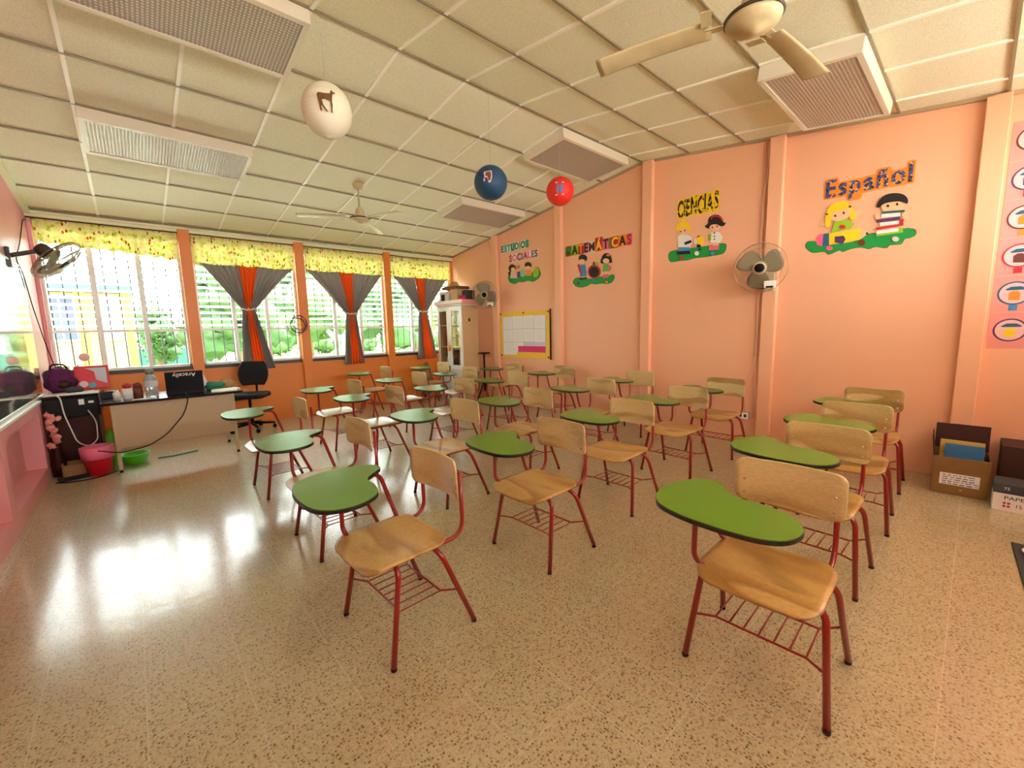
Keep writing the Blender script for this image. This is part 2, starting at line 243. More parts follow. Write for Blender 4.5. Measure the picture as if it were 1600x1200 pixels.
# ---------------------------------------------------------------- mesh helpers
class MB:
    def __init__(s): s.v = []; s.f = []; s.sm = []
    def _add(s, vs, fs, sm=False):
        o = len(s.v); s.v += [tuple(x) for x in vs]; s.f += [tuple(i+o for i in f) for f in fs]; s.sm += [sm]*len(fs); return s
    def box(s, x0, x1, y0, y1, z0, z1, mtx=None):
        vs = [Vector((x, y, z)) for z in (z0, z1) for y in (y0, y1) for x in (x0, x1)]
        if mtx: vs = [mtx @ q for q in vs]
        return s._add(vs, [(0, 2, 3, 1), (4, 5, 7, 6), (0, 1, 5, 4), (1, 3, 7, 5), (3, 2, 6, 7), (2, 0, 4, 6)])
    def tube(s, path, r, n=10, closed=False, cap=True):
        P = [Vector(q) for q in path]; L = len(P); rings = []
        T = []
        for i in range(L):
            if closed: d = P[(i+1) % L]-P[i-1]
            else: d = P[min(i+1, L-1)]-P[max(i-1, 0)]
            T.append(d.normalized() if d.length > 1e-9 else Vector((0, 0, 1)))
        up = Vector((0, 0, 1)) if abs(T[0].z) < .9 else Vector((1, 0, 0))
        nn = (up - T[0]*up.dot(T[0])).normalized()
        for i in range(L):
            nn = (nn - T[i]*nn.dot(T[i])).normalized(); b = T[i].cross(nn)
            rr = r[i] if isinstance(r, (list, tuple)) else r
            rings.append([P[i]+nn*(rr*math.cos(2*PI*k/n))+b*(rr*math.sin(2*PI*k/n)) for k in range(n)])
        vs = [q for g in rings for q in g]; fs = []
        for i in range(L if closed else L-1):
            for k in range(n):
                a = i*n+k; b2 = i*n+(k+1) % n; j = ((i+1) % L)*n
                fs.append((a, b2, j+(k+1) % n, j+k))
        s._add(vs, fs, True)
        if cap and not closed:
            o = len(s.v)-len(vs)
            s.f += [tuple(o+k for k in reversed(range(n))), tuple(o+(L-1)*n+k for k in range(n))]; s.sm += [False, False]
        return s
    def lathe(s, prof, c=(0, 0, 0), n=28, mtx=None, sm=True):
        vs = []
        for r, z in prof:
            for k in range(n): vs.append(Vector((r*math.cos(2*PI*k/n), r*math.sin(2*PI*k/n), z)))
        fs = []
        for i in range(len(prof)-1):
            for k in range(n): fs.append((i*n+k, i*n+(k+1) % n, (i+1)*n+(k+1) % n, (i+1)*n+k))
        if prof[0][0] > 1e-6: fs.append(tuple(reversed(range(n))))
        if prof[-1][0] > 1e-6: fs.append(tuple((len(prof)-1)*n+k for k in range(n)))
        if mtx: vs = [mtx @ q for q in vs]
        vs = [q+Vector(c) for q in vs]
        return s._add(vs, fs, sm)
    def prism(s, poly, f0, f1):
        """poly: 2D points; f0/f1 map a 2D point to 3D for the two faces"""
        n = len(poly); vs = [f0(*q) for q in poly]+[f1(*q) for q in poly]
        fs = [tuple(reversed(range(n))), tuple(range(n, 2*n))]+[(i, (i+1) % n, n+(i+1) % n, n+i) for i in range(n)]
        return s._add(vs, fs)
    def sheet(s, fn, nu, nv, sm=True):
        vs = [fn(i/nu, j/nv) for j in range(nv+1) for i in range(nu+1)]
        fs = [(j*(nu+1)+i, j*(nu+1)+i+1, (j+1)*(nu+1)+i+1, (j+1)*(nu+1)+i) for j in range(nv) for i in range(nu)]
        return s._add(vs, fs, sm)
    def blob(s, c, r, amp=0.25, seed=0, nu=14, nv=9):
        c = Vector(c)
        def fn(u, v):
            a = 2*PI*u; b = PI*(v-.5)*.999
            d = Vector((math.cos(a)*math.cos(b), math.sin(a)*math.cos(b), math.sin(b)))
            k = 1+amp*noise.noise(d*2.1+Vector((seed*3.7, seed*1.3, 0)))
            return c+Vector((d.x*r[0], d.y*r[1], d.z*r[2]))*k
        return s.sheet(fn, nu, nv)
    def build(s, name, m, parent=None, solid=None, bevel=None, loc=None):
        me = bpy.data.meshes.new(name)
        v = s.v
        if loc: v = [(a-loc[0], b-loc[1], c-loc[2]) for a, b, c in v]
        me.from_pydata(v, [], s.f); me.polygons.foreach_set('use_smooth', s.sm); me.validate(); me.update()
        b = bmesh.new(); b.from_mesh(me)
        b.normal_update(); bmesh.ops.recalc_face_normals(b, faces=b.faces); b.to_mesh(me); b.free()
        me.materials.append(M[m] if isinstance(m, str) else m)
        o = bpy.data.objects.new(name, me); COL.objects.link(o)
        if parent: o.parent = parent
        if loc: o.location = loc
        if solid: q = o.modifiers.new('solid', 'SOLIDIFY'); q.thickness = solid; q.offset = 0
        if bevel: q = o.modifiers.new('bevel', 'BEVEL'); q.width = bevel; q.segments = 2; q.limit_method = 'ANGLE'
        return o
def fillet(path, r, n=5):
    P = [Vector(q) for q in path]; out = [P[0]]
    for i in range(1, len(P)-1):
        a = (P[i-1]-P[i]); b = (P[i+1]-P[i]); rr = min(r, a.length*.48, b.length*.48); a = P[i]+a.normalized()*rr; b = P[i]+b.normalized()*rr
        for k in range(n+1):
            t = k/n; out.append(a*(1-t)**2+P[i]*2*t*(1-t)+b*t*t)
    return out+[P[-1]]
def smooth(poly, n=4, closed=True):
    L = len(poly); out = []
    for i in range(L):
        p0, p1, p2, p3 = (Vector((*poly[(i+k) % L], 0)) for k in (-1, 0, 1, 2))
        for k in range(n):
            t = k/n; q = .5*((2*p1)+(p2-p0)*t+(2*p0-5*p1+4*p2-p3)*t*t+(3*p1-p0-3*p2+p3)*t**3); out.append((q.x, q.y))
    return out
def rrect(x0, x1, y0, y1, r, n=5):
    out = []
    for cx, cy, a0 in ((x1-r, y1-r, 0), (x0+r, y1-r, 90), (x0+r, y0+r, 180), (x1-r, y0+r, 270)):
        for k in range(n+1):
            a = math.radians(a0+90*k/n); out.append((cx+r*math.cos(a), cy+r*math.sin(a)))
    return out
def tag(o, label, cat, group=None, kind=None):
    o['label'] = label; o['category'] = cat
    if group: o['group'] = group
    if kind: o['kind'] = kind
    return o
def struct(o): o['kind'] = 'structure'; return o
def thing(name, label, cat, loc=(0, 0, 0), rz=0, group=None):
    o = bpy.data.objects.new(name, None); COL.objects.link(o); o.location = loc; o.rotation_euler = (0, 0, rz); o.empty_display_size = .1
    return tag(o, label, cat, group)
def children(o): return [c for c in bpy.data.objects if c.parent == o]
def copy_tree(o, parent=None):
    c = o.copy(); COL.objects.link(c)
    if parent: c.parent = parent
    for ch in children(o): copy_tree(ch, c)
    return c
def at(p, mtx): return mtx @ Vector(p)
def basis(origin, x, z):
    """matrix with local x along x, local z along z"""
    z = Vector(z).normalized(); x = Vector(x); x = (x-z*x.dot(z)).normalized(); y = z.cross(x)
    return Matrix(((x.x, y.x, z.x, origin[0]), (x.y, y.y, z.y, origin[1]), (x.z, y.z, z.z, origin[2]), (0, 0, 0, 1)))
def xf(mb, mtx): mb.v = [tuple(mtx @ Vector(q)) for q in mb.v]; return mb
_font = {}
def text_mb(s, mtx, size, m, parent, name='lettering', extrude=0.001, align='CENTER', sx=1.0, offset=0.0):
    c = bpy.data.curves.new('t', 'FONT'); c.body = s; c.size = size; c.extrude = extrude; c.align_x = align; c.align_y = 'CENTER'; c.resolution_u = 3; c.offset = offset
    o = bpy.data.objects.new('t', c); COL.objects.link(o)
    bpy.context.view_layer.update()
    me = bpy.data.meshes.new_from_object(o.evaluated_get(bpy.context.evaluated_depsgraph_get()))
    bpy.data.objects.remove(o); me.transform(mtx @ Matrix.Diagonal((sx, 1, 1, 1))); me.name = name
    me.materials.clear(); me.materials.append(M[m])
    q = bpy.data.objects.new(name, me); COL.objects.link(q)
    if parent: q.parent = parent
    return q

# ================================================================ THE ROOM
b = MB(); b.box(XL-.3, XR+.2, YB-.2, YF+.12, -.12, 0); struct(b.build('floor', 'terrazzo'))
# far side wall with the gable top
b = MB(); pr = [(YB-.1, -.1), (YF+.1, -.1), (YF+.1, zceil(YF+.1)+.05), (YR, ZR+.05), (YB-.1, zceil(YB-.1)+.05)]
b.prism(pr, lambda y, z: (XR, y, z), lambda y, z: (XR+.12, y, z)); struct(b.build('wall_right', 'wall_salmon'))
# left wall: upper part, and below a recessed panel with ledge and pilasters
pr2 = [(YB-.1, .74), (YF+.1, .74), (YF+.1, zceil(YF+.1)+.05), (YR, ZR+.05), (YB-.1, zceil(YB-.1)+.05)]
b = MB(); b.prism(pr2, lambda y, z: (XL-.2, y, z), lambda y, z: (XL, y, z)); b.box(XL-.2, XL-.1, YB-.1, YF+.1, -.1, .74)
b.box(XL-.1, XL+.035, YB, 6.02, 0, .13); b.box(XL-.1, XL+.035, YB, 6.02, .66, .74)
for y0, y1 in ((5.86, 6.02), (4.28, 4.44), (2.8, 2.96), (1.3, 1.46), (-.2, -.04)): b.box(XL-.1, XL+.035, y0, y1, .13, .66)
b.box(XL-.1, XL, 6.02, YF, 0, .74); struct(b.build('wall_left', 'wall_pink'))
b = MB(); b.box(XL-.02, XL+.045, YB, 6.04, .742, .76); struct(b.build('trim_1', 'frame_white'))
# window wall: parapet, lintel, piers between the bays
piers = [(-0.76, -0.72), (.60, .73), (2.04, 2.18), (3.53, 3.66), (4.98, 5.04)]
bays = [(-.72, .60), (.73, 2.04), (2.18, 3.53), (3.66, 4.98)]
b = MB(); b.box(XL-.1, XR+.1, YF, YF+.12, -.1, .90)
struct(b.build('wall_far', 'wall_orange'))
b = MB(); b.box(XL-.1, XR+.1, YF, YF+.12, 2.68, 2.95); struct(b.build('trim_2', 'wall_orange'))
for i, (x0, x1) in enumerate(piers):
    b = MB()
    if 0 < i < 4: b.box(x0, x1, YF-.07, YF+.12, 0, 2.78)
    else: b.box(x0, x1, YF-.04, YF+.12, 0, 2.80)
    struct(b.build('trim_%d' % (3+i), 'wall_pink' if i == 0 else 'wall_orange', bevel=.006))
# pilasters of the side wall
for i, yc in enumerate((.03, 1.49, 2.92, 4.42, 5.945)):
    b = MB(); zt = min(zceil(yc-.07), zceil(yc+.07)); b.box(XR-.07, XR, yc-.065, yc+.065, 0, zt); struct(b.build('trim_%d' % (8+i), 'wall_salmon', bevel=.006))
# rear wall behind the camera; unseen openings sized for the fill light they admit
b = MB(); b.box(XL-.1, XR+.1, YB-.12, YB, -.1, 1.75); b.box(XL-.1, XR+.1, YB-.12, YB, 2.5, 2.95)
for x0 in (-.86, .6, 2.04, 3.5, 4.9): b.box(x0, x0+.16, YB-.12, YB, 1.75, 2.5)
struct(b.build('wall_back', 'wall_salmon'))

# sloping suspended ceiling: two tile planes and the T grid
def slope(y0, y1, name, dz=.01, th=.03):
    b = MB(); b.prism([(XL-.1, y0), (XR+.1, y0), (XR+.1, y1), (XL-.1, y1)], lambda x, y: (x, y, zceil(y)+dz), lambda x, y: (x, y, zceil(y)+dz+th)); return b
b = slope(YR, YF+.1, ''); b2 = slope(YB-.1, YR, ''); b._add(b2.v, b2.f); struct(b.build('ceiling', 'ceiling_tile'))
T = .61; BS = .61363*math.cos(TH)
X0 = 1.68094
gb = MB()
for k in range(-4, 6):
    x = X0+k*T
    if XL < x < XR:
        for s in (1, -1):
            y1 = YF if s > 0 else YB
            gb.prism([(x-.012, YR), (x+.012, YR), (x+.012, y1), (x-.012, y1)], lambda a, y: (a, y, zceil(y)-.002), lambda a, y: (a, y, zceil(y)+.012))
struct(gb.build('trim_13', 'grid_cream'))
gb = MB()
for j in range(-7, 8):
    y = YR+j*BS
    if YB < y < YF:
        gb.prism([(XL, y-.009), (XR, y-.009), (XR, y+.009), (XL, y+.009)], lambda a, yy: (a, yy, zceil(yy)-.003), lambda a, yy: (a, yy, zceil(yy)+.012))
struct(gb.build('trim_14', 'grid_shaded'))
# cornices
gb = MB(); z = zceil(YF)
gb.box(XL, XR, YF-.05, YF+.0, z-.065, z-.005); gb.box(XL, XR, YF-.075, YF-.05, z-.03, z-.005); struct(gb.build('trim_15', 'cornice'))
gb = MB()
for s in (1, -1):
    y1 = YF if s > 0 else YB
    gb.prism([(XR-.025, YR), (XR, YR), (XR, y1), (XR-.025, y1)], lambda a, y: (a, y, zceil(y)-.018), lambda a, y: (a, y, zceil(y)+.01))
struct(gb.build('trim_16', 'desk_beige'))
gb = MB()
for s in (1, -1):
    y1 = YF if s > 0 else YB
    gb.prism([(XL, YR), (XL+.05, YR), (XL+.05, y1), (XL, y1)], lambda a, y: (a, y, zceil(y)-.05), lambda a, y: (a, y, zceil(y)+.01))
struct(gb.build('trim_17', 'cornice'))
# roof above; its unseen eaves are extended to block sky and sun
b = MB(); b.prism([(XL-1, YR), (XR+1, YR), (XR+1, YF+.9), (XL-1, YF+.9)], lambda x, y: (x, y, zceil(y)+.25), lambda x, y: (x, y, zceil(y)+.29))
b.prism([(XL-1, YR), (XR+1, YR), (XR+1, YB-2.4), (XL-1, YB-2.4)], lambda x, y: (x, y, zceil(y)+.25), lambda x, y: (x, y, zceil(y)+.29))  # rear overhang lengthened to keep sky light from the back openings
struct(b.build('trim_18', 'b_roof'))

# windows: frame, mid rail, louvre blades above, fixed panes below, security bars outside
for i, (x0, x1) in enumerate(bays):
    wn = 'window_%d' % (i+1)
    y = YF+.03; b = MB(); f = .028
    b.box(x0, x0+f, y, y+.05, .93, 2.68); b.box(x1-f, x1, y, y+.05, .93, 2.68); b.box(x0, x1, y, y+.05, .93, .965); b.box(x0, x1, y, y+.05, 2.62, 2.68)
    b.box(x0, x1, y-.003, y+.05, 1.42, 1.452)
    W = (x1-x0)/3
    for k in (1, 2): b.box(x0+W*k-.024, x0+W*k+.024, y-.005, y+.05, .93, 2.68)
    wo = struct(b.build(wn, 'frame_white', bevel=.003))
    s = MB(); s.box(x0-.0, x1, YF-.02, YF+.12, .885, .928); s.build('window_sill', 'sill_dark', wo)
    g = MB(); hd = MB()
    for k in range(3):
        a, c = x0+W*k+.028, x0+W*(k+1)-.028
        g.box(a, c, y+.022, y+.026, .965, 1.42)
        for q in range(13):
            zc = 1.50+q*.088; ang = math.radians(-14)
            m4 = Matrix.Translation((0, y+.03, zc)) @ Matrix.Rotation(ang, 4, 'X')
            hd.box(a, c, -.046, .046, -.0025, .0025, m4)
    g.build('fixed_panes', 'glass', wo); hd.build('louver_blades', 'louver_glass', wo)
    cl = MB()
    for k in range(4):
        for sd in (-1, 1):
            xx = x0+W*k+sd*.022
            if x0 < xx < x1:
                for q in range(13): cl.box(xx-.006, xx+.006, y-.01, y+.075, 1.485+q*.088, 1.51+q*.088)
    cl.build('louver_clips', 'frame_white', wo)
    bb = MB(); nb = 10
    for k in range(nb+1):
        xx = x0+(x1-x0)*(k+.3)/(nb+.6); bb.tube([(xx, YF+.115, .9), (xx, YF+.115, 2.68)], .007, 6)
    for zz in (1.6, 2.25): bb.box(x0, x1, YF+.112, YF+.118, zz-.004, zz+.004)
    bb.build('security_bars', 'bar_black', wo)

# ================================================================ OUTSIDE
b = MB(); b.box(-30, 60, YF+.3, 95, -.35, -.25); struct(b.build('trim_19', 'lawn'))
b = MB(); b.box(-6, 24, YF+.12, 11.2, -.25, -.06); struct(b.build('trim_20', 'path'))  # path by the windows, widened to bounce sun onto the ceiling
b = MB(); b.box(-14, 18, -16, YB-.12, -.25, -.06); struct(b.build('trim_21', 'path'))  # unseen bright paving added behind the room to throw sunlight up at the ceiling
rt = thing('school_building', 'yellow building with green fascia and blue windows outside the leftmost window', 'building', (-1.5, 13, -.25))
def outb(x0, x1, y0, y1, z0, z1, nm, m, par): q = MB().box(x0, x1, y0, y1, z0, z1); o = q.build(nm, m, par); o.location = -Vector(par.location); return o
outb(-7, .0, 13.2, 17, -.25, 2.35, 'wall', 'b_yellow', rt)
outb(-7.6, .1, 12.2, 17.4, 2.36, 2.52, 'fascia', 'b_teal', rt)
outb(-7.6, .1, 12.25, 17.4, 2.52, 2.62, 'roof', 'b_roof', rt)
for x in (-.73, .0): outb(x-.07, x+.07, 12.5, 12.64, -.25, 2.36, 'column', 'b_gold', rt)
wf = outb(-1.32, -.84, 13.14, 13.2, 1.3, 2.3, 'window', 'b_white', rt)
q = MB().box(-1.29, -1.09, 13.12, 13.14, 1.34, 2.26).box(-1.06, -.87, 13.12, 13.14, 1.34, 2.26).build('pane', 'b_pane', wf)
q.location = Vector((0, 0, 0))
wf = outb(-.55, -.15, 13.14, 13.2, 1.3, 2.3, 'window', 'b_white', rt)
q = MB().box(-.52, -.36, 13.12, 13.14, 1.34, 2.26).box(-.33, -.18, 13.12, 13.14, 1.34, 2.26).build('pane', 'b_grey', wf)
rt = thing('distant_house', 'pale house with green base wall across the lawn behind the leftmost window', 'building', (3, 30, -.25))
outb(-.2, 3.4, 30, 36, -.25, 2.6, 'wall', 'b_white', rt); outb(-.6, 3.9, 29.5, 36.5, 2.6, 3.0, 'roof', 'b_roof', rt); outb(-.2, 3.4, 29.9, 30, -.25, .75, 'base_wall', 'b_teal', rt)
for x in (.8, 2.6): outb(x, x+.9, 29.95, 30, 1.5, 2.3, 'window', 'b_grey', rt)
def tree(i, x, y, h, r, m, label, nm='tree'):
    t = thing(nm, label, 'tree' if nm == 'tree' else 'bush', (x, y, -.25), 0, 'trees and bushes beyond the windows')
    rd = random.Random(i)
    if h > 1.6: MB().tube([(0, 0, 0), (rd.uniform(-.2, .2), 0, h*.4), (0, 0, h*.75)], [.16, .12, .06], 8).build('trunk', 'trunk', t)
    c = MB(); ns = 26
    for k in range(ns):
        a = rd.uniform(0, 2*PI); rr = rd.uniform(0, r*.75); zz = h*(.30+.62*rd.random()) if h > 1.6 else h*(.35+.3*rd.random())
        s = r*rd.uniform(.28, .5)
        c.blob((rr*math.cos(a), rr*math.sin(a), zz), (s, s, s*.8), .9, i*31+k, 10, 7)
    # loose leaves around the clumps
    vs = []; fs = []
    for k in range(900):
        a = rd.uniform(0, 2*PI); e = rd.uniform(-1, 1); d = Vector((math.cos(a)*math.sqrt(1-e*e), math.sin(a)*math.sqrt(1-e*e), e))
        pz = h*.62 if h > 1.6 else h*.5
        pnt = Vector((d.x*r*rd.uniform(.6, 1.15), d.y*r*rd.uniform(.6, 1.1), pz+d.z*(h*.46 if h > 1.6 else h*.5)*rd.uniform(.6, 1.1)))
        u = Vector((rd.uniform(-1, 1), rd.uniform(-1, 1), rd.uniform(-1, 1))).normalized(); v = u.cross(d).normalized(); s = .05+.05*rd.random()
        o = len(vs); vs += [pnt-u*s, pnt+v*s*.5, pnt+u*s, pnt-v*s*.5]; fs.append((o, o+1, o+2, o+3))
    c._add(vs, fs); c.build('foliage', m, t)
tree(1, 2.7, 16.5, 5.0, 1.5, 'leaf', 'round green tree outside beyond the leftmost bay, near the first orange pier')
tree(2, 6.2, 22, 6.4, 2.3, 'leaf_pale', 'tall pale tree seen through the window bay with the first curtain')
tree(3, 7.6, 16, 4.8, 1.5, 'leaf', 'dark green tree seen left of the middle curtain')
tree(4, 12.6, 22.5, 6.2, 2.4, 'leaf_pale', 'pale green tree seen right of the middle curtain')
tree(5, 12.4, 16.2, 4.8, 1.6, 'leaf', 'green tree seen through the last window bay before the cabinet')
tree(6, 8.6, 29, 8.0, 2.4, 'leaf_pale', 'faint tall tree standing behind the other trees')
tree(7, .75, 20, 2.8, .7, 'leaf', 'small leafy shrub beside the yellow building', 'bush')
for i, (x, y, r) in enumerate([(8.2, 36, 1.2), (11.6, 36, 1.3), (15.1, 36, 1.3), (18.9, 36, 1.5), (22.7, 36, 1.4), (26.5, 36, 1.4)]):
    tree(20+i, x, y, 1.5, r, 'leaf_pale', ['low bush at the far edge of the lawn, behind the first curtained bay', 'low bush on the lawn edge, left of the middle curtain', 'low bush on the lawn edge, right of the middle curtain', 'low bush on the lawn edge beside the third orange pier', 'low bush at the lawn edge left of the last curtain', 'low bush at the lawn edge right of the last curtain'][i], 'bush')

# ================================================================ CURTAINS
VL = ['yellow and green giraffe-print valance over the leftmost window, without curtain below', 'yellow-green printed valance above the first grey and orange curtain', 'yellow-green printed valance above the middle grey and orange curtain', 'yellow-green printed valance above the curtain nearest the white cabinet']
for i, (x0, x1) in enumerate(bays):
    zb = (2.36, 2.33, 2.34, 2.34)[i]; x0 += .01; x1 -= .01; ph = i*1.7
    def fn(u, v):
        x = x0+(x1-x0)*u; z = 2.725+(zb-2.725)*v
        a = .004+.014*v; y = YF-.055-a*math.sin(u*38+ph+1.2*math.sin(u*9+ph))-.010*v*math.sin(u*83+ph)
        if v > .9: z += .012*math.sin(u*60+ph)
        if i == 0: z += v*.11*(1-u)**.7
        return (x, y, z)
    o = MB().sheet(fn, 160, 10).build('valance', 'valance', None, solid=.003, loc=((x0+x1)/2, YF-.06, zb)); tag(o, VL[i], 'valance', 'printed valances')
rod = MB().tube([(XL+.01, YF-.055, 2.735), (XR-.02, YF-.055, 2.735)], .007, 8).build('curtain_wire', 'bar_black'); tag(rod, 'long dark curtain rod carrying the printed valances under the cornice', 'curtain rod')
CL = ['grey and orange tied curtain in the second window bay, nearest the teacher desk', 'grey and orange tied curtain in the middle, between second and third orange piers', 'grey and orange tied curtain beside the tall white cabinet']
CD = [  # top L, orange L, orange R, top R, z top, tie x, tie z, bottom: grey L, orange L, orange R, grey R, z bottom
    (.80, 1.24, 1.52, 2.0, 2.36, 1.335, 1.72, 1.19, 1.31, 1.50, 1.60, .83),
    (2.19, 2.70, 2.96, 3.48, 2.37, 2.86, 1.67, 2.70, 2.79, 3.01, 3.02, .80),
    (3.70, 4.12, 4.36, 4.86, 2.37, 4.27, 1.72, 4.13, 4.24, 4.52, 4.53, .80)]
for i, (a, oa, ob, c, zt, tx, tz, ba, boa, bob, bc, zb) in enumerate(CD):
    t = thing('tied_curtain', CL[i], 'curtain', (tx, YF-.1, zb), 0, 'grey and orange curtains'); loc = Vector(t.location)
    def panel(l0, r0, f0, f1, bl, br, nf, yo, m, nm):
        """l0..r0 top span; f0..f1 share of the tie; bl..br bottom span"""
        tw = .085
        def fn(u, v):
            if v < .5:
                s = v/.5; z = zt+(tz-zt)*s; e = s**.92
                L = l0+(tx-tw+2*tw*f0*1.0-l0)*e; Rr = r0+(tx-tw+2*tw*f1-r0)*e; x = L+(Rr-L)*u
                z -= .02*math.sin(PI*u)*(1-s); amp = .014+.012*(1-abs(s-.5))
            else:
                s = (v-.5)/.5; z = tz+(zb-tz)*s; e = s**.95
                L = (tx-tw+2*tw*f0)*(1-e)+bl*e; Rr = (tx-tw+2*tw*f1)*(1-e)+br*e; x = L+(Rr-L)*u; amp = .022*min(1, s*3+.3)
            return (x-loc.x, YF-.085-yo+amp*math.sin(u*nf*2*PI+f0*5+i)-loc.y-.02*math.exp(-((v-.5)/.06)**2), z-loc.z)
        return MB().sheet(fn, 64, 60).build(nm, m, t, solid=.002)
    panel(a, oa+.02, 0, .42, ba, boa+.03, 6, 0, 'curtain_grey', 'grey_panel')
    panel(ob-.02, c, .58, 1, bob-.02, bc+.02, 6, 0, 'curtain_grey', 'grey_panel')
    panel(oa, ob, .28, .74, boa, bob, 4, .016, 'curtain_orange', 'orange_panel')
    tie = MB(); ring = [(.105*math.cos(k*PI/12)+tx-loc.x, .048*math.sin(k*PI/12)+YF-.1-loc.y, tz-loc.z+.01*math.sin(k)) for k in range(24)]
    tie.tube(ring, .009, 6, closed=True)
    for k in range(14): 
        aa = PI+PI*k/13; tie.blob((.108*math.cos(aa)+tx-loc.x, .055*math.sin(aa)+YF-.1-loc.y, tz-loc.z+.012*math.sin(k*2.3)), (.011, .011, .011), 0, 0, 8, 6)
    tie.build('pearl_tieback', 'white_plastic', t)

# ================================================================ CEILING LIGHTS
LL = ['recessed-look box light on the left, second from the window wall', 'box light at the top edge of the photo, left of centre', 'box light by the salmon wall near the ridge with a gap above its edge', 'flat box light nearest the far corner, behind the blue lantern', 'large box light beside the near ceiling fan, with brown-looking diffuser']
LL[0] = 'long box light at upper left, above the teacher corner'
for idx, (i0, j0) in enumerate([(-3, 3), (-3, 0), (3, 0), (3, 3), (3, -4)]):
    xa, xb = X0+i0*T, X0+(i0+2)*T
    sgn = 1 if j0 >= 0 else -1
    yc = YR+(j0+.5)*BS; xc = (xa+xb)/2
    sl = -math.atan(math.tan(TH))*sgn
    if idx == 2: dr = math.radians(2.0)
    else: dr = 0
    t = thing('ceiling_light', LL[idx], 'ceiling light', (xc, yc, zceil(yc)), 0, 'box lights on the ceiling'); t.rotation_euler = (sl+dr, 0, 0)
    hx, hy, dp = T-.01, .3, .095
    h = MB(); rim = .035
    o_ = rrect(-hx, hx, -hy, hy, .004, 1); i_ = rrect(-hx+rim, hx-rim, -hy+rim, hy-rim, .004, 1); K = len(o_)
    h._add([(*q, .003) for q in o_]+[(*q, -dp) for q in o_]+[(*q, -dp) for q in i_]+[(*q, -.02) for q in i_], [(k, (k+1) % K, K+(k+1) % K, K+k) for k in range(K)]+[(K+k, K+(k+1) % K, 2*K+(k+1) % K, 2*K+k) for k in range(K)]+[(2*K+k, 2*K+(k+1) % K, 3*K+(k+1) % K, 3*K+k) for k in range(K)]+[tuple(range(K)), tuple(range(3*K, 4*K))])
    h.build('housing', 'fixture', t)
    MB().box(-hx+rim-.004, hx-rim+.004, -hy+rim-.004, hy-rim+.004, -dp+.006, -dp+.012).build('diffuser', 'diffuser', t)

# ================================================================ CEILING FANS
def ceiling_fan(loc, a0, label):
    t = thing('ceiling_fan', label, 'fan', (loc[0], loc[1], loc[2]), 0, 'ceiling fans')
    MB().lathe([(.0, 0), (.062, 0), (.066, -.012), (.045, -.055), (.02, -.062), (0, -.062)], (0, 0, 0)).build('canopy', 'fan_cream', t)
    MB().tube([(0, 0, -.05), (0, 0, -.30)], .011, 10).build('downrod', 'fan_cream', t)
    MB().lathe([(0, -.27), (.03, -.272), (.045, -.30), (.062, -.375), (.075, -.392), (0, -.394)]).build('upper_cap', 'fan_cream', t)
    MB().lathe([(.0, -.386), (.118, -.392), (.124, -.400), (.118, -.408), (0, -.408)], n=40).build('motor_band', 'fan_dark', t)
    MB().lathe([(0, -.405), (.116, -.406), (.110, -.425), (.075, -.445), (.035, -.452), (.032, -.458), (.0, -.459)], n=40).build('motor_cover', 'fan_cream', t)
    for k in range(3):
        a = math.radians(a0+120*k); rot = Matrix.Rotation(a, 4, 'Z')
        def fn(u, v):
            r = .17+.53*u; wd = (.052+.012*u); s = (v-.5)*2
            tw = math.radians(13-6*u); yy = s*wd; z = -.40-.006*(1-s*s)+yy*math.sin(tw)-.03*u*u
            return rot @ Vector((r, yy*math.cos(tw), z))
        bl = MB().sheet(fn, 20, 8, True).build('blade', 'fan_cream', t, solid=.003)
        ir = MB(); ir.box(.10, .20, -.018, .018, -.406, -.401, rot); ir.box(.17, .215, -.04, .04, -.404, -.400, rot @ Matrix.Rotation(.2, 4, 'X'))
        q = ir.build('blade_iron', 'fan_cream', bl)
for lc, a0, lb in [((2.21, 5.15), 165, 'cream three-blade ceiling fan near the window wall, far from the camera'), ((2.22, .79), 113, 'cream stained ceiling fan close to the camera at the top of the photo')]:
    z = zceil(lc[1]); ceiling_fan((lc[0], lc[1], z), a0, lb)

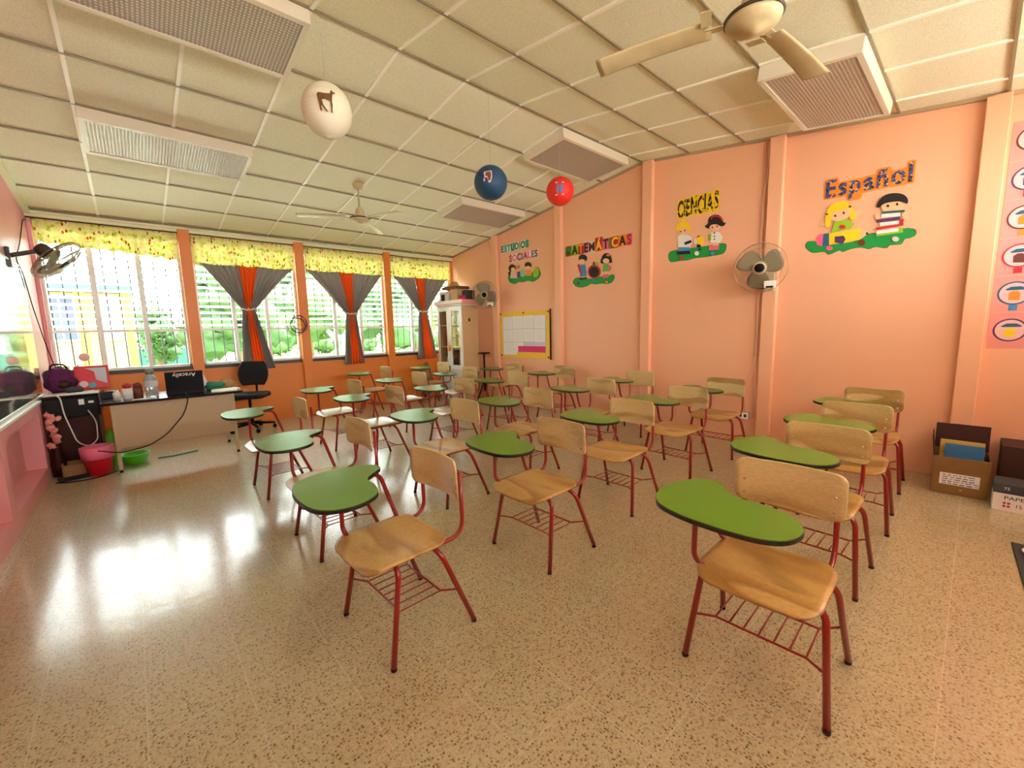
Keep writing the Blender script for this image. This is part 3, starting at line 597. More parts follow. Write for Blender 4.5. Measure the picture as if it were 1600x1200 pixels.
# ================================================================ WALL FANS
def wall_fan(center, normal, wallpt, label, Rr=.235, cage='chrome_wire', upv=(0, 0, 1), spin=20, dark=False):
    n = Vector(normal).normalized(); u = Vector(upv); y = (u-n*u.dot(n)).normalized(); x = y.cross(n)
    m = Matrix(((x.x, y.x, n.x, 0), (x.y, y.y, n.y, 0), (x.z, y.z, n.z, 0), (0, 0, 0, 1)))
    t = thing('wall_fan', label, 'fan', center, 0, 'wall fans')
    g = MB(); nr = 60
    for k in range(nr):
        a = 2*PI*k/nr
        for pf in ([(.062, .062), (Rr*.6, .055), (Rr*.93, .03), (Rr, 0)], [(.07, -.075), (Rr*.6, -.06), (Rr*.93, -.03), (Rr, 0)]):
            g.tube([m @ Vector((r*math.cos(a), r*math.sin(a), z)) for r, z in pf], (.0018 if dark else .0012), 3, cap=False)
    for r, z, w_ in ((Rr, 0, .005), (Rr*.8, .043, .0015), (Rr*.8, -.045, .0015), (.062, .062, .003)):
        g.tube([m @ Vector((r*math.cos(2*PI*k/48), r*math.sin(2*PI*k/48), z)) for k in range(48)], w_, 5, closed=True)
    g.build('guard', cage, t)
    MB().lathe([(0, .072), (.03, .074), (.055, .068), (.06, .058), (0, .056)], mtx=m).build('badge', 'fan_cream' if not dark else 'fan_dark', t)
    MB().lathe([(0, .078), (.03, .076), (.044, .0735), (0, .070)], mtx=m).build('badge_center', 'black', t)
    for k in range(3):
        r3 = m @ Matrix.Rotation(math.radians(spin+120*k), 4, 'Z')
        def fn(uu, v):
            r = .03+(Rr*.86-.03)*uu; s = (v-.5)*2; wd = .02+.085*math.sin(PI*min(1, uu*.62+.12))*(1 if uu < .85 else 1-.6*((uu-.85)/.15)**2)
            return r3 @ Vector((r, s*wd+.02*uu, .012+s*wd*.35))
        MB().sheet(fn, 12, 6).build('blade', 'fan_blade', t, solid=.002)
    MB().lathe([(0, -.05), (.05, -.052), (.062, -.08), (.06, -.14), (.045, -.165), (0, -.17)], mtx=m).build('motor_housing', 'fan_cream' if not dark else 'fan_dark', t)
    wp = Vector(wallpt)-Vector(center); hb = m @ Vector((0, -.0, -.12)); 
    neck = fillet([hb, hb+Vector((0, 0, -.10)), Vector((wp.x, wp.y, hb.z-.13))], .05) if not dark else fillet([hb, (hb+wp)/2+Vector((0, 0, -.0)), wp], .05)
    MB().tube(neck, .022 if not dark else .02, 10).build('bracket_arm', 'fan_cream' if not dark else 'fan_dark', t)
    e = Vector(neck[-1]); dx = .03*(1 if wp.x < 0 else -1)
    pl = MB().box(min(e.x, e.x+dx), max(e.x, e.x+dx), e.y-.05, e.y+.05, e.z-.10, e.z+.08).build('wall_plate', 'fan_cream' if not dark else 'fan_dark', t, bevel=.008)
    if not dark:
        sb = MB(); q = m @ Vector((.09, -.17, .02)); m2 = m.copy(); m2.translation = q
        sb.box(-.05, .05, -.03, .04, -.02, .05, m2); so = sb.build('switch_box', 'white_plastic', t, bevel=.008)
        kn = MB(); kn.box(-.03, .03, -.025, -.008, .05, .056, m2); kn.build('dial', 'black', so)
wall_fan((4.70, 1.50, 1.885), (-.96, -.22, -.12), (XR-.07, 1.49, 1.7), 'wall fan on the pilaster between the two nearest cut-outs', spin=140)
wall_fan((4.72, 5.90, 1.955), (-.82, -.55, -.1), (XR-.07, 5.93, 1.8), 'wall fan beside the top of the tall white cabinet', spin=95)
wall_fan((-.45, 5.95, 2.095), (.70, -.12, -.72), (XL, 5.92, 2.10), 'dark wall fan tilted down on an arm at the left wall', spin=30, dark=True, upv=(.6, -.6, .6))

# ================================================================ LANTERNS
def lantern(c, r, m, label, ztop):
    t = thing('paper_lantern', label, 'lantern', c, 0, 'hanging paper lanterns')
    pf = []; nn = 66
    for k in range(nn+1):
        a = -PI/2+PI*k/nn; rr = r*math.cos(a)*(1+.012*math.sin(k*PI)); z = r*(1.08 if r > .15 else .98)*math.sin(a)
        rr *= 1+(.012 if k % 3 == 0 else -.006)
        if rr < .032 and abs(z) > r*.9: rr = .032 if z < 0 else .03
        pf.append((max(rr, .03), z))
    MB().lathe(pf[3:-3], n=40).build('paper_shade', m, t)
    ww = MB(); ww.tube([(.03*math.cos(k*PI/10), .03*math.sin(k*PI/10), -r*(1.06 if r > .15 else .965)) for k in range(20)], .002, 5, closed=True); ww.build('wire_hoop', 'chrome_wire', t)
    MB().tube([(0, 0, r*.96), (0, 0, ztop-c[2])], .0012, 5).build('string', 'paper_grey', t)
    return t
def on_ball(t, c, r, dirv, poly, m, nm, k=1.015, parent=None, th=.003):
    """polygon (metres) wrapped on the lantern, centre direction dirv"""
    d = Vector(dirv).normalized(); x = Vector((0, 0, 1)).cross(d).normalized(); y = d.cross(x)
    def f(kk):
        def g(a, b_):
            v = d*r+x*a+y*b_; return v.normalized()*(r*kk)
        return g
    return MB().prism(poly, f(k), f(k+.012)).build(nm, m, parent or t)
c = (1.128, 3.04, 2.815); cc = Vector(c)
def cdir(c, up=.35): v = (Vector((0, 0, 1.34))-Vector(c)).normalized(); return v+Vector((0, 0, up))
t = lantern(c, .156, 'lant_white', 'round white paper lantern with a brown deer picture', zceil(3.03))
deer = [(-.055, .03), (-.045, .042), (-.01, .036), (.022, .04), (.03, .06), (.036, .075), (.042, .062), (.06, .056), (.058, .048), (.044, .046), (.036, .02), (.034, .0), (.036, -.03), (.034, -.062), (.04, -.072), (.026, -.07), (.026, -.04), (.022, -.005), (-.01, .004), (-.026, -.004), (-.02, -.03), (.0, -.06), (.01, -.07), (-.006, -.068), (-.03, -.034), (-.034, -.05), (-.03, -.07), (-.042, -.068), (-.044, -.03), (-.05, .005)]
deer = [(-a*.0+a, b_) for a, b_ in deer]
M['deer_brown'] = mat('deer_brown', srgb(126, 80, 36), .7, var=(60, srgb(90, 52, 20)))
on_ball(t, c, .165, cdir(c, .38), deer, 'deer_brown', 'deer_picture')
c = (2.535, 3.04, 2.645); t = lantern(c, .148, 'lant_blue', 'dark blue paper lantern with a small brown picture', zceil(3.03))
pic = [(-.055, .045), (.02, .05), (.024, -.005), (.01, -.05), (-.008, -.055), (-.02, -.012), (-.04, -.008), (-.045, -.045), (-.058, -.04)]
pp = on_ball(t, c, .148, cdir(c, .3), [(a-.01, b_+.012) for a, b_ in pic], 'art_pale', 'picture_card')
on_ball(t, c, .148, cdir(c, .3), [(-.045, .045), (.0, .05), (.005, .015), (-.002, -.02), (-.018, -.03), (-.028, .01), (-.045, .012)], 'deer_brown', 'picture', 1.03, pp)
c = (3.47, 3.04, 2.75); t = lantern(c, .143, 'lant_red', 'red paper lantern with a blue butterfly card', zceil(3.05))
d0 = cdir(c, .22)
pp = on_ball(t, c, .143, d0, [(-.05, -.07), (.045, -.065), (.045, .07), (-.05, .072)], 'paper', 'picture_card')
for sx in (1, -1):
    on_ball(t, c, .143, d0, [(sx*a-.002, b_) for a, b_ in [(.003, .0), (.012, .03), (.036, .055), (.04, .03), (.03, .0), (.03, -.03), (.018, -.05), (.006, -.03)]], 'b_blue', 'butterfly_wing', 1.03, pp)

# ================================================================ TABLET-ARM CHAIRS (local x = backwards, origin at the near front foot)
CY = .235
def rr_sheet(x0, x1, yc, hw, r, f, nu=18, nv=26):
    """rounded rectangle sheet; rows along x with arcs at the ends"""
    xs = []
    for k in range(7): a = PI/2*k/6; xs.append(x0+r-r*math.cos(a))
    for k in range(1, nv-13): xs.append(x0+r+(x1-x0-2*r)*k/(nv-13))
    for k in range(7): a = PI/2*k/6; xs.append(x1-r+r*math.sin(a))
    xs = sorted(set(round(q, 5) for q in xs))
    def wd(x):
        if x < x0+r: d = x0+r-x
        elif x > x1-r: d = x-(x1-r)
        else: return hw
        return hw-r+math.sqrt(max(0, r*r-d*d))
    nvv = len(xs)-1
    return MB().sheet(lambda u, v: f(xs[int(round(v*nvv))], yc+(u*2-1)*wd(xs[int(round(v*nvv))])), nu, nvv)
def make_chair():
    t = thing('tablet_arm_chair', 'x', 'chair', (0, 0, 0), 0, 'tablet-arm school chairs')
    def seatf(x, y):
        z = .4115+.004
        if x < .04: z -= 1.6*(.04-x)**2*1.3
        if x > .22: z += .9*(x-.22)**2
        z -= .008*(1-((y-CY)/.2)**2)
        return (x, y, z)
    rr_sheet(-.06, .325, CY, .202, .075, seatf).build('seat', 'ply_seat', t, solid=.011)
    def backf(zz, y):
        s = (y-CY)/.195; return (.402-.034*s*s-(.05*(zz-.67)), y, zz)
    bk = rr_sheet(.575, .765, CY, .195, .035, backf).build('backrest', 'ply_back', t, solid=.010)
    rv = None
    for yy in (.075, .395):
        for zz in (.612, .672):
            p = backf(zz, yy)
            if rv is None: rv = MB().lathe([(0, .002), (.005, .0014), (.0065, 0)], n=10, mtx=Matrix.Rotation(-PI/2, 4, 'Y')).build('rivet', 'rivet', bk); rv.location = (p[0]-.0055, p[1], p[2])
            else: r2 = rv.copy(); COL.objects.link(r2); r2.location = (p[0]-.0055, p[1], p[2])
    # rivets seen from the rear too are the post bolts
    mir = lambda P, k: P if k == 0 else [(x, 2*CY-y, z) for x, y, z in P]
    for k in (0, 1):
        MB().tube(fillet(mir([(0, 0, .012), (.066, .036, .392), (.07, CY, .398)], k), .055, 7), .0118, 12).build('leg', 'red_steel', t)
        MB().tube(fillet(mir([(.405, 0, .012), (.262, .036, .386), (.25, CY, .394)], k), .07, 7), .0118, 12)  .build('leg', 'red_steel', t)
        MB().tube(fillet(mir([(.02, .075, .396), (.415, .070, .400), (.408, .070, .705)], k), .085, 8), .0098, 12).build('back_post', 'red_steel', t)
    for x, y in ((0, 0), (.405, 0), (0, .47), (.405, .47)):
        MB().lathe([(.0, 0), (.0122, 0), (.0126, .013), (0, .013)], (x, y, 0), 12).build('foot_cap', 'foot_black', t)
    # book basket
    bs = MB(); z = .172
    bs.tube([(.030, .018, z+.01), (.082, .082, z), (.082, .388, z), (.030, .452, z+.01)], .0048, 8)
    bs.tube([(.340, .020, z+.01), (.285, .082, z), (.285, .388, z), (.340, .450, z+.01)], .0048, 8)
    for k in range(7): y = .082+(.388-.082)*k/6; bs.tube([(.082, y, z), (.285, y, z)], .0034, 7)
    bs.build('book_basket', 'red_steel', t)
    # arm supports
    MB().tube(fillet([(.09, .33, .398), (.02, .40, .398), (.008, .452, .43), (.008, .452, .62), (-.02, .41, .662), (-.08, .36, .664)], .04, 5), .0105, 12).build('arm_support', 'red_steel', t)
    MB().tube(fillet([(.22, .33, .398), (.27, .40, .398), (.275, .455, .43), (.205, .458, .655), (.09, .44, .664)], .045, 6), .0105, 12).build('arm_support', 'red_steel', t)
    DP = smooth([(-0.15, 0.525), (-0.19, 0.44), (-0.205, 0.35), (-0.205, 0.24), (-0.188, 0.16), (-0.14, 0.108), (-0.06, 0.090), (0.01, 0.115), (0.06, 0.165), (0.085, 0.25), (0.09, 0.33), (0.13, 0.38), (0.19, 0.425), (0.213, 0.47), (0.19, 0.52), (0.13, 0.555), (0.04, 0.58), (-0.06, 0.575)], 5)
    tb = MB().prism(DP, lambda a, b_: (a, b_, .678), lambda a, b_: (a, b_, .688)).build('writing_tablet', 'laminate', t)
    cx = sum(a for a, _ in DP)/len(DP); cy = sum(b_ for _, b_ in DP)/len(DP)
    out = [(cx+(a-cx)*1.012, cy+(b_-cy)*1.009) for a, b_ in DP]
    MB().prism(out, lambda a, b_: (a, b_, .6700), lambda a, b_: (a, b_, .6845)).build('tablet_edge', 'edge_black', tb)
    return t
PR = {5: 'second row from the camera', 0: ''}
SP = {1: (1.557, 0.227, 0.0265), 2: (2.458, 0.293, -0.0163), 3: (3.370, 0.279, 0.0446), 4: (4.282, 0.309, 0.0307), 5: (0.637, 1.452, 0.0262), 6: (1.571, 1.473, 0.0139), 7: (2.504, 1.544, 0.0243), 8: (3.429, 1.556, -0.0296), 9: (4.298, 1.537, -0.0061), 10: (0.696, 2.496, 0.0232), 11: (0.695, 3.797, 0.0239), 12: (1.639, 2.589, 0.0214), 13: (1.652, 3.879, 0.0278), 14: (1.606, 4.835, 0.0330), 15: (2.508, 2.579, 0.0398), 16: (2.565, 3.873, 0.0346), 17: (2.605, 5.035, 0.0181), 18: (2.732, 6.357, 0.0286), 19: (3.530, 2.585, 0.0288), 20: (3.461, 3.894, 0.0245), 21: (3.553, 5.101, 0.0281), 22: (3.880, 6.380, 0.0281), 23: (4.499, 3.959, 0.0259), 24: (4.527, 5.133, 0.0213), 25: (4.453, 2.640, 0.0232)}
ORD = ['leftmost', 'second from left', 'third from left', 'fourth from left', 'rightmost']
ROWS = [('the four-chair row nearest the camera', [1, 2, 3, 4]), ('the second row from the camera', [5, 6, 7, 8, 9]), ('the third row from the camera', [10, 12, 15, 19, 25]), ('the fourth row from the camera', [11, 13, 16, 20, 23]), ('the four-chair row second from the windows', [14, 17, 21, 24]), ('the two-chair row nearest the windows', [18, 22])]
LOOK = {1: 'tablet-arm chair with dark-streaked backrest', 5: 'tablet-arm chair turned side-on with glossy pale seat'}
proto = make_chair(); first = True
for rname, ids in ROWS:
    for k, i in enumerate(ids):
        o = proto if first else copy_tree(proto); first = False
        x, y, r = SP[i]; o.location = (x, y, 0); o.rotation_euler = (0, 0, r)
        pos = ORD[k] if k < len(ids)-1 else 'rightmost'
        o['label'] = 'plywood chair with green tablet, %s in %s' % (pos, rname)
        o['group'] = 'tablet-arm school chairs'
